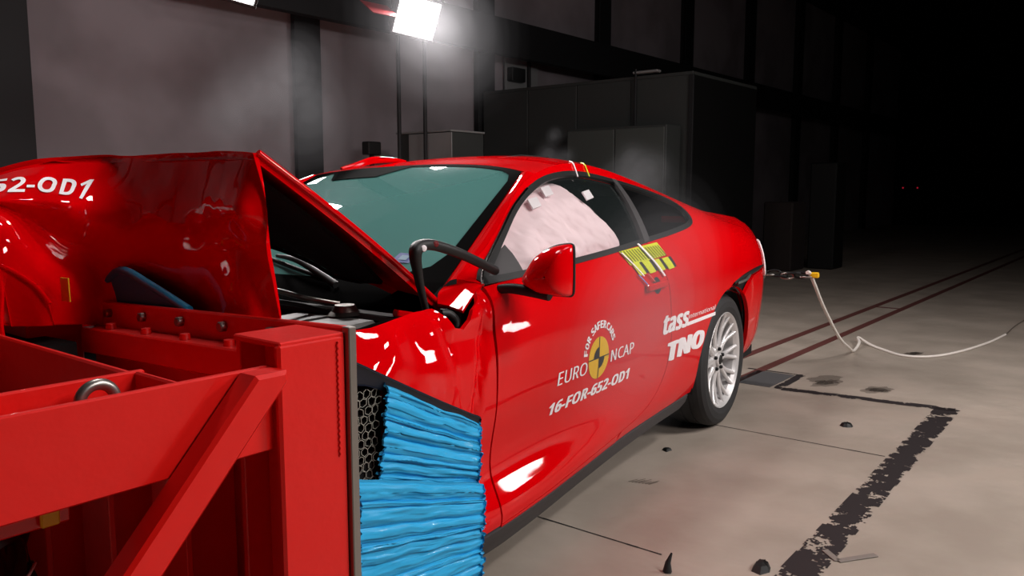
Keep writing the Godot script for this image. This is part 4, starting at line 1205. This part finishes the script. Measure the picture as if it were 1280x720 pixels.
# ---------------------------------------------------------------- lights as things
func floodlight(at: Vector3, towards: Vector3, size: Vector2, power: float, label: String) -> void:
	var f := thing("floodlight", label, "floodlight", at, "floodlights of the hall rig")
	f.look_at_from_position(at, towards)
	f.rotate_object_local(Vector3.BACK, 0.16)
	var w := size.x
	var h := size.y
	var housing := begin()
	cbox(housing, Transform3D(Basis.IDENTITY, Vector3(0, 0, 0.10)), Vector3(w + 0.02, h + 0.02, 0.18), 0.02)
	put("housing", housing.commit(), M.lamp, f)
	var rim := begin()
	for q in [[0, h / 2 + 0.012, w + 0.05, 0.024], [0, -h / 2 - 0.012, w + 0.05, 0.024], [w / 2 + 0.012, 0, 0.024, h], [-w / 2 - 0.012, 0, 0.024, h]]:
		cbox(rim, Transform3D(Basis.IDENTITY, Vector3(q[0], q[1], 0.0)), Vector3(q[2], q[3], 0.04), 0.004)
	put("rim", rim.commit(), M.lamp, f)
	put("lamp_face", boxm(Vector3(w, h, 0.008), 0.002, Vector3(0, 0, 0.0)), M.glow, f)
	for s in [-1.0, 1.0]:
		put("yoke", bar(Vector3(s * (w / 2 + 0.035), 0, 0.08), Vector3(s * (w / 2 + 0.035), h / 2 + 0.10, 0.08), 0.012, 0.04, Vector3.BACK, 0.002), M.lamp, f)
	put("yoke", boxm(Vector3(w + 0.08, 0.012, 0.04), 0.002, Vector3(0, h / 2 + 0.10, 0.08)), M.lamp, f)
	put("clamp", boxm(Vector3(0.06, 0.10, 0.06), 0.008, Vector3(0, h / 2 + 0.15, 0.08)), M.redlamp, f)
	var flap := bar(Vector3(w / 2 + 0.03, 0, -0.01), Vector3(w / 2 + 0.03 + w * 0.7, 0, 0.02 - w * 0.2), h * 1.05, 0.006, Vector3.RIGHT.cross(Vector3.BACK), 0.002)
	put("barn_door", flap, M.redlamp, f)
	var l := AreaLight3D.new()
	l.name = "lamp_light"
	l.area_size = size
	l.light_energy = power
	l.light_color = Color(1.0, 0.975, 0.965)
	l.shadow_enabled = true
	l.set("area_range", 60.0)
	l.set("area_attenuation", 2.0)
	f.add_child(l, true)
	l.position = Vector3(0, 0, -0.012)

# ---------------------------------------------------------------- the hall
func build_hall() -> void:
	structure("floor", span(Vector3(-6, -0.2, -8.2), Vector3(32, 0.0, 7.2), 0.001), M.floor)
	structure("wall_back", span(Vector3(-6, 0, -8.3), Vector3(32, 6.2, -8.0), 0.001), M.wall)
	structure("wall_front", span(Vector3(-6, 0, 7.0), Vector3(32, 6.2, 7.3), 0.001), M.dark)
	structure("wall_left", span(Vector3(-6.3, 0, -8.2), Vector3(-6, 6.2, 7.2), 0.001), M.dark)
	structure("wall_right", span(Vector3(32, 0, -8.2), Vector3(32.3, 6.2, 7.2), 0.001), M.dark)
	structure("ceiling", span(Vector3(-6.3, 6.2, -8.3), Vector3(32.3, 6.4, 7.3), 0.001), M.dark)
	# steel columns along the back wall: two flanges and a web each
	for k in 11:
		var x := 2.86 + (k - 2) * 3.14
		var c := Node3D.new()
		c.name = numbered("wall_column")
		c.set_meta("kind", "structure")
		add_child(c, true)
		c.position = Vector3(x, 0, -7.92)
		put("flange", span(Vector3(-0.18, 0, 0.05), Vector3(0.18, 6.2, 0.07), 0.003), M.column, c)
		put("web", span(Vector3(-0.12, 0, -0.08), Vector3(0.12, 6.2, 0.05), 0.002), M.column, c)
	# horizontal girder
	var g := structure("trim_1", span(Vector3(4.2, 3.12, -7.62), Vector3(31.5, 3.62, -7.5), 0.004), M.column)
	g.name = "trim_1"

func floor_marks() -> void:
	var rng := RandomNumberGenerator.new()
	rng.seed = 12
	# sunk guide rails
	for z in [-2.39, -2.11]:
		var r := put("guide_rail", span(Vector3(3.0, 0.0, z - 0.033), Vector3(30.0, 0.003, z + 0.033), 0.001), M.rail)
		tag(r, "dark red guide rail in the floor, the farther of the two" if z < -2.2 else "dark red guide rail in the floor, the nearer of the two", "rail", "guide rails in the floor")
	tag(put("rail_tie", span(Vector3(9.0, 0.0, -2.36), Vector3(9.05, 0.003, -2.14), 0.001), M.rail), "short dark tie joining the two guide rails in the floor", "rail tie")
	# worn paint: small flakes stay, the rest is gone
	var n := noise(77, 9.0, 3)
	var strip := func(called: String, a: Vector2, b: Vector2, w: float, wear: float) -> MeshInstance3D:
		var st := begin()
		var d := (b - a).normalized()
		var s := Vector2(-d.y, d.x)
		var c := 0.0065
		var len := a.distance_to(b)
		var across := int(w / c) + 2
		for i in int(len / c):
			for j in across:
				var off := (j - across / 2.0 + 0.5) * c
				var p := a + d * (i * c) + s * off
				var edge := absf(off) / (w / 2.0)
				var k := n.get_noise_2d(p.x, p.y) + 0.45 * n.get_noise_2d(p.x * 5.0, p.y * 5.0)
				if k > lerpf(0.62, 0.05, pow(edge, 3.0)) - wear * (0.5 + n.get_noise_2d(p.x * 0.25, p.y * 0.25)) or edge > 1.05:
					continue
				var q := [p, p + d * c, p + d * c + s * c, p + s * c]
				quad(st, Vector3(q[0].x, 0.0015, q[0].y), Vector3(q[1].x, 0.0015, q[1].y), Vector3(q[2].x, 0.0015, q[2].y), Vector3(q[3].x, 0.0015, q[3].y), Vector3.UP)
		return put(called, st.commit(), M.floorpaint)
	tag(strip.call("floor_line", Vector2(5.0, -0.90), Vector2(2.2, -0.835), 0.115, 0.25), "worn black painted line running along the floor beside the car", "floor marking", "black painted floor lines")
	tag(strip.call("floor_line", Vector2(4.88, -1.80), Vector2(5.0, -0.86), 0.075, 0.12), "worn black painted line crossing the floor behind the rear wheel", "floor marking", "black painted floor lines")
	var hatch := put("floor_hatch", span(Vector3(4.86, 0.0, -2.12), Vector3(5.28, 0.003, -1.87), 0.001), M.plate)
	tag(hatch, "grey steel hatch plate set in the floor behind the rear wheel", "hatch")
	tag(strip.call("floor_line", Vector2(4.86, -1.83), Vector2(5.32, -1.84), 0.05, 0.1), "short black painted edge on the near side of the floor hatch", "floor marking", "black painted floor lines")
	tag(strip.call("floor_line", Vector2(5.31, -2.2), Vector2(5.33, -1.83), 0.03, 0.1), "thin black painted edge on the far side of the floor hatch", "floor marking", "black painted floor lines")
	# slab joints, straight across the floor
	for q in [[Vector2(2.335, -2.6), Vector2(2.345, -1.25), "front"], [Vector2(3.87, -2.6), Vector2(3.90, -0.95), "rear"]]:
		var st := begin()
		var a: Vector2 = q[0]
		var b: Vector2 = q[1]
		for k in 30:
			var p := a.lerp(b, k / 30.0)
			var r := a.lerp(b, (k + 1) / 30.0)
			var w0 := 0.003 + 0.003 * absf(n.get_noise_2d(p.y * 5.0, 3.0))
			quad(st, Vector3(p.x - w0, 0.001, p.y), Vector3(p.x + w0, 0.001, p.y), Vector3(r.x + w0, 0.001, r.y), Vector3(r.x - w0, 0.001, r.y), Vector3.UP)
		tag(put("floor_joint", st.commit(), M.joint), "thin dark joint in the concrete slab " + ("under the car door" if q[2] == "front" else "beside the rear wheel"), "joint", "slab joints")
	var blot := func(called: String, at: Vector2, r: Vector2, m: Material, thick: float, turn: float, ragged: float) -> MeshInstance3D:
		var st := begin()
		var pts := []
		for k in 18:
			var a := TAU * k / 18.0
			var rr := 1.0 + ragged * rng.randf_range(-1.0, 0.6)
			pts.append(at + (Vector2(cos(a), sin(a)) * r * rr).rotated(turn))
		for k in 18:
			var a: Vector2 = pts[k]
			var c: Vector2 = pts[(k + 1) % 18]
			tri(st, Vector3(at.x, thick * 1.5, at.y), Vector3(a.x, thick, a.y), Vector3(c.x, thick, c.y), Vector3.UP, Vector3.UP, Vector3.UP)
			flat(st, Vector3(a.x, thick, a.y), Vector3(c.x, thick, c.y), Vector3(c.x, 0, c.y), Vector3(a.x, 0, a.y))
		return put(called, st.commit(), m)
	var wet := mat(Color(0.22, 0.19, 0.165, 0.30), 0.6)
	wet.transparency = BaseMaterial3D.TRANSPARENCY_ALPHA
	for q in [[Vector2(5.20, -1.32), Vector2(0.10, 0.07), "brownish stain on the floor just beyond the black cross line"], [Vector2(5.25, -1.66), Vector2(0.15, 0.07), "brownish stain on the floor near the hatch corner"], [Vector2(6.6, -1.45), Vector2(0.10, 0.05), "faint stain on the floor above the white cable's curve"]]:
		var t := thing("floor_stain", q[2], "stain", Vector3.ZERO, "floor stains")
		for k in 5:
			var o: MeshInstance3D = blot.call("blot", q[0] + Vector2(rng.randf_range(-0.5, 0.5), rng.randf_range(-0.5, 0.5)) * q[1], q[1] * (1.0 - 0.17 * k), wet, 0.0006 + 0.0003 * k, 0.4, 0.25)
			remove_child(o)
			o.name = "blot"
			t.add_child(o, true)
	# scuff under the door: a few dark streaks
	for k in 7:
		blot_streak(Vector2(2.875 + k * 0.004, -1.695 + k * 0.0135), 0.075, k)
	chip("debris_chip", Vector2(3.35, -1.77), 0.03, 1, "small black plastic chip on the floor close to the car sill")
	chip("debris_chip", Vector2(4.29, -1.24), 0.045, 2, "black plastic chip on the floor inside the painted rectangle")
	chip("debris_chip", Vector2(2.46, -0.95), 0.05, 3, "black fragment beside the near end of the painted line")
	# an upright splinter near the picture's lower edge
	var st2 := begin()
	tube(st2, [Vector3(2.245, 0.0, -1.175), Vector3(2.25, 0.03, -1.176), Vector3(2.262, 0.06, -1.17)], func(t): return lerpf(0.016, 0.003, t), 5)
	tag(put("debris_splinter", st2.commit(), M.rubber), "dark upright splinter standing on the floor at the lower edge of the picture", "debris")
	# peeling grey tape, bent like a tick
	for q in [[Vector2(2.72, -0.835), Vector2(2.665, -0.775)], [Vector2(2.665, -0.775), Vector2(2.79, -0.69)]]:
		var a: Vector2 = q[0]
		var c: Vector2 = q[1]
		var tp := bar(Vector3(a.x, 0.003, a.y), Vector3(c.x, 0.003, c.y), 0.024, 0.003, Vector3.UP, 0.001)
		tag(put("floor_tape", tp, mat(Color(0.50, 0.465, 0.44), 0.5)), "strip of grey tape on the floor, " + ("shorter arm of the tick shape" if q[0].x < 2.75 and q[1].x < 2.7 else "longer arm of the tick shape"), "tape")

func blot_streak(at: Vector2, len: float, k: int) -> void:
	var st := begin()
	var d := Vector2(0.9, 0.25 + 0.05 * (k % 3)).normalized() * len * (0.7 + 0.3 * (k % 2))
	var s := Vector2(-d.y, d.x).normalized() * 0.004
	quad(st, Vector3(at.x - s.x, 0.0012, at.y - s.y), Vector3(at.x + d.x, 0.0012, at.y + d.y), Vector3(at.x + d.x + s.x, 0.0012, at.y + d.y + s.y), Vector3(at.x + s.x, 0.0012, at.y + s.y), Vector3.UP)
	tag(put("scuff_mark", st.commit(), M.stain), "short dark rubber streak in the scuffed patch beside the car sill", "scuff", "rubber streaks in the scuffed patch")

func chip(called: String, at: Vector2, r: float, seed_: int, label: String) -> void:
	var rng := RandomNumberGenerator.new()
	rng.seed = seed_
	var st := begin()
	var ring := []
	for k in 7:
		var a := TAU * k / 7.0
		ring.append(Vector3(at.x + cos(a) * r * rng.randf_range(0.5, 1.1), 0.0, at.y + sin(a) * r * rng.randf_range(0.4, 0.9)))
	for k in 7:
		var a: Vector3 = ring[k]
		var b: Vector3 = ring[(k + 1) % 7]
		var top := Vector3(at.x + r * 0.1, r * 0.45, at.y)
		var ua := a.lerp(top, 0.35) + Vector3(0, r * 0.2, 0)
		var ub := b.lerp(top, 0.35) + Vector3(0, r * 0.25, 0)
		flat(st, a, b, ub, ua)
		flat(st, ua, ub, top, top)
	tag(put(called, st.commit(), M.black), label, "debris")

func build_background() -> void:
	# bare scaffold poles in front of the wall
	for q in [[6.13, 0.0], [6.52, 1.0]]:
		var p := put("scaffold_pole", tubem([Vector3(q[0], 0.0, -6.5), Vector3(q[0], 3.3, -6.5)], 0.022, 10), M.column)
		tag(p, "thin dark upright pole under the lit floodlight, " + ("the left one" if q[1] == 0.0 else "the right one"), "pole", "poles under the floodlight")
	# low cabinet behind the car
	var c := thing("cabinet", "grey metal cabinet with a light end panel, behind the car roof", "cabinet", Vector3(6.96, 0, -6.6))
	put("body", span(Vector3(-0.35, 0, -0.45), Vector3(0.20, 1.86, 0.40), 0.01), M.panelgrey, c)
	put("end_panel", span(Vector3(-0.36, 0.9, -0.25), Vector3(-0.345, 1.85, 0.42), 0.004), M.panellight, c)
	put("cabinet_top", span(Vector3(-0.36, 1.86, -0.46), Vector3(0.21, 1.88, 0.41), 0.004), M.panellight, c)
	# small monitor left of the cabinet
	var m := thing("small_box", "little dark box on a stand in front of the wall column, behind the car roof", "box", Vector3(6.0, 0, -6.8))
	put("case", span(Vector3(-0.09, 1.60, -0.06), Vector3(0.09, 1.74, 0.06), 0.01), M.lamp, m)
	put("stand", span(Vector3(-0.02, 0, -0.02), Vector3(0.02, 1.60, 0.02), 0.003), M.lamp, m)
	# big dark enclosure to the right
	var e := thing("enclosure", "tall dark grey enclosure of flat panels at the end of the back wall", "enclosure", Vector3(9.3, 0, -6.3))
	for k in 4:
		var z0 := -1.50 + k * 0.81
		put("wall_panel", span(Vector3(-0.30, 0.0, z0), Vector3(-0.26, 2.58, z0 + 0.80), 0.006), M.panelgrey, e)
	put("enclosure_roof", span(Vector3(-0.30, 2.58, -1.50), Vector3(1.6, 2.62, 1.77), 0.004), M.panelgrey, e)
	put("side_panel", span(Vector3(-0.26, 0.0, 1.73), Vector3(1.6, 2.58, 1.77), 0.004), M.lamp, e)
	put("corner_strip", span(Vector3(-0.32, 0.0, 1.73), Vector3(-0.29, 2.58, 1.79), 0.003), M.column, e)
	put("mast", tubem([Vector3(-0.34, 1.9, 1.02), Vector3(-0.34, 2.7, 1.02)], 0.015, 8), M.column, e)
	put("roof_lamp", boxm(Vector3(0.1, 0.03, 0.35), 0.01, Vector3(-0.3, 2.66, 1.15)), M.panellight, e)
	var d := thing("control_cabinet", "paler low panel cabinet standing before the dark enclosure", "cabinet", Vector3(8.7, 0, -5.3))
	put("cabinet_body", span(Vector3(-0.15, 0, -0.72), Vector3(0.20, 1.98, 0.68), 0.01), M.panelgrey, d)
	put("cabinet_door", span(Vector3(-0.165, 0.1, -0.70), Vector3(-0.15, 1.95, -0.02), 0.004), mat(Color(0.27, 0.285, 0.275), 0.6), d)
	put("cabinet_door", span(Vector3(-0.165, 0.1, 0.0), Vector3(-0.15, 1.95, 0.66), 0.004), mat(Color(0.27, 0.285, 0.275), 0.6), d)
	# wall fittings between the columns
	var w := thing("switch_panel", "small pale wall panel with a dark box, beside the wall column right of the floodlight", "panel", Vector3(9.9, 2.75, -7.95))
	put("panel_board", span(Vector3(-0.25, -0.35, 0.0), Vector3(0.55, 0.45, 0.03), 0.005), M.panellight, w)
	put("switch_box", span(Vector3(-0.22, 0.1, 0.03), Vector3(0.1, 0.3, 0.14), 0.01), M.lamp, w)
	put("conduit", tubem([Vector3(0.28, -0.35, 0.06), Vector3(0.28, 0.45, 0.06)], 0.03, 8), M.column, w)
	# things in the dark by the track
	for q in [[10.4, -5.2, 2.2, 0.02, "left"], [11.3, -5.5, 2.2, 0.02, "right"]]:
		tag(put("track_post", tubem([Vector3(q[0], 0, q[1]), Vector3(q[0], q[2], q[1])], q[3], 6), M.steel), "thin pale post in the dark behind the car's tail, the %s one" % q[4], "post", "thin posts in the dark")
	tag(put("dark_cabinet", span(Vector3(12.9, 0, -4.45), Vector3(13.4, 1.65, -4.05), 0.02), M.lamp), "dim upright cabinet in the dark end of the hall", "cabinet")
	tag(put("dark_crate", span(Vector3(12.2, 0, -4.9), Vector3(12.8, 1.05, -4.45), 0.02), mat(Color(0.12, 0.08, 0.07), 0.8)), "low brown crate in the dark left of the dim cabinet", "crate")
	for z in [-6.34, -6.05, -5.67]:
		var s := put("signal_light", lathe([Vector2(0.0, 0.03), Vector2(0.02, 0.025), Vector2(0.03, 0.0)], 10, Transform3D(Basis(Vector3.UP, -PI / 2), Vector3(31.985, 1.33, z * 1.27))), null)
		var gm := StandardMaterial3D.new()
		gm.emission_enabled = true
		gm.emission = Color(0.8, 0.1, 0.2)
		gm.emission_energy_multiplier = 0.4
		s.material_override = gm
		s.position = Vector3.ZERO
		tag(s, "tiny red signal light at the dark far end, " + ("left of three" if z < -6.2 else "middle of three" if z < -5.9 else "right of three"), "light", "red signal lights")

func cable_and_chain() -> void:
	# chain from the tail, flung out sideways, ending in a yellow plug
	var t := thing("tow_chain", "dark chain of links reaching from the car's tail to a yellow plug", "chain", Vector3(4.9, 0.75, -2.0))
	var a := car.transform * Vector3(1.13, 0.665, 0.80)
	var b := Vector3(5.06, 0.695, -1.718)
	for k in 7:
		var p := a.lerp(b, (k + 0.5) / 7.0) + Vector3(0, 0.012 * sin(k * 1.9), 0) - t.position
		var d := (b - a).normalized()
		var n := (Vector3.UP if k % 2 else d.cross(Vector3.UP)).normalized()
		var ring := []
		for j in 14:
			var an := TAU * j / 14.0
			ring.append(p + d * cos(an) * 0.040 + n * sin(an) * 0.018)
		put("link", tubem(ring, 0.007, 6, true), M.darkmetal if k % 3 else M.steel, t)
	put("plug", bar(b - t.position, b - t.position + (b - a).normalized() * 0.05, 0.034, 0.034, Vector3.UP, 0.005), M.yellow, t)
	var pts := path([b + Vector3(-0.06, 0.02, 0.0), b + Vector3(-0.01, 0.012, 0.0), Vector3(5.16, 0.62, -1.72), Vector3(5.4, 0.45, -1.736), Vector3(5.75, 0.21, -1.74), Vector3(6.05, 0.09, -1.76), Vector3(6.36, 0.01, -1.81), Vector3(6.62, 0.03, -1.845), Vector3(6.80, 0.04, -1.905), Vector3(6.68, 0.014, -1.78), Vector3(6.56, 0.009, -1.66), Vector3(6.40, 0.009, -1.47), Vector3(6.50, 0.009, -1.30), Vector3(6.83, 0.009, -1.18), Vector3(7.37, 0.009, -1.08), Vector3(7.9, 0.009, -1.03)], 8)
	tag(put("white_cable", tubem(pts, func(u): return lerpf(0.011, 0.009, u), 8), M.cable), "white cable looping from the chain's yellow plug down across the floor", "cable")
	tag(put("grey_cord", tubem(path([Vector3(7.9, 0.006, -1.03), Vector3(8.9, 0.006, -1.02), Vector3(10.5, 0.006, -0.85), Vector3(13.0, 0.006, -0.5)], 6), 0.005, 6), M.stain), "thin grey cord lying on the floor beyond the white cable's end", "cord")

func puff(at: Vector3, size: Vector3, density: float, label: String, lobes := 5) -> void:
	# a few lobes, each of nested shells so that it thins out towards its edge
	var c := thing("smoke_cloud", label, "smoke", at)
	c.set_meta("kind", "stuff")
	var rng := RandomNumberGenerator.new()
	rng.seed = names["smoke_cloud"] * 7 + 3
	for j in lobes:
		var off := Vector3.ZERO if lobes == 1 else Vector3(rng.randf_range(-1, 1), rng.randf_range(-0.9, 0.9), rng.randf_range(-1, 1)) * size * 0.30
		var own := size * (1.0 if lobes == 1 else rng.randf_range(0.45, 0.8)) * Vector3(rng.randf_range(0.8, 1.2), 1.0, 1.0)
		var tilt := rng.randf_range(-0.7, 0.7)
		var soft := 10 if lobes == 1 else 6
		for k in soft:
			var f := FogVolume.new()
			f.name = "puff"
			f.shape = RenderingServer.FOG_VOLUME_SHAPE_ELLIPSOID
			var q := 1.0 - 0.85 * k / (soft - 1.0)
			f.size = own * q
			var m := FogMaterial.new()
			m.density = density * pow((k + 0.25) / soft, 1.3)
			m.albedo = Color(0.85, 0.85, 0.87)
			f.material = m
			c.add_child(f, true)
			f.position = off + Vector3(rng.randf_range(-1, 1), rng.randf_range(-1, 1), 0) * own * 0.1 * (1.0 - q)
			f.rotation = Vector3(0, 0, tilt)

func smoke() -> void:
	var T := car.transform
	puff(Vector3(2.62, 1.60, -3.75), Vector3(1.15, 1.15, 0.7), 0.26, "thin grey smoke rising beyond the peak of the raised bonnet")
	puff(Vector3(4.15, 1.46, -3.08), Vector3(0.42, 0.36, 0.3), 0.36, "small wisp of smoke above the car roof")
	puff(Vector3(5.45, 1.38, -3.12), Vector3(1.0, 0.75, 0.7), 0.26, "grey smoke drifting behind the car's sloping tail")
	puff(Vector3(4.75, 2.5, -4.6), Vector3(1.9, 1.7, 1.3), 0.05, "faint haze glowing around the lit floodlight", 1)
	puff(T * Vector3(-1.55, 0.82, 1.16), Vector3(1.5, 0.95, 0.4), 0.42, "thin haze hanging in front of the car door", 1)

func _ready() -> void:
	var f := SystemFont.new()
	f.font_names = PackedStringArray(["Droid Sans"])
	f.font_weight = 700
	bold = f
	var g := SystemFont.new()
	g.font_names = PackedStringArray(["Droid Sans"])
	plainfont = g
	setup()
	materials()
	lamps()
	build_hall()
	floor_marks()
	build_car()
	build_barrier()
	build_block()
	build_bundle()
	cable_and_chain()
	build_background()
	smoke()
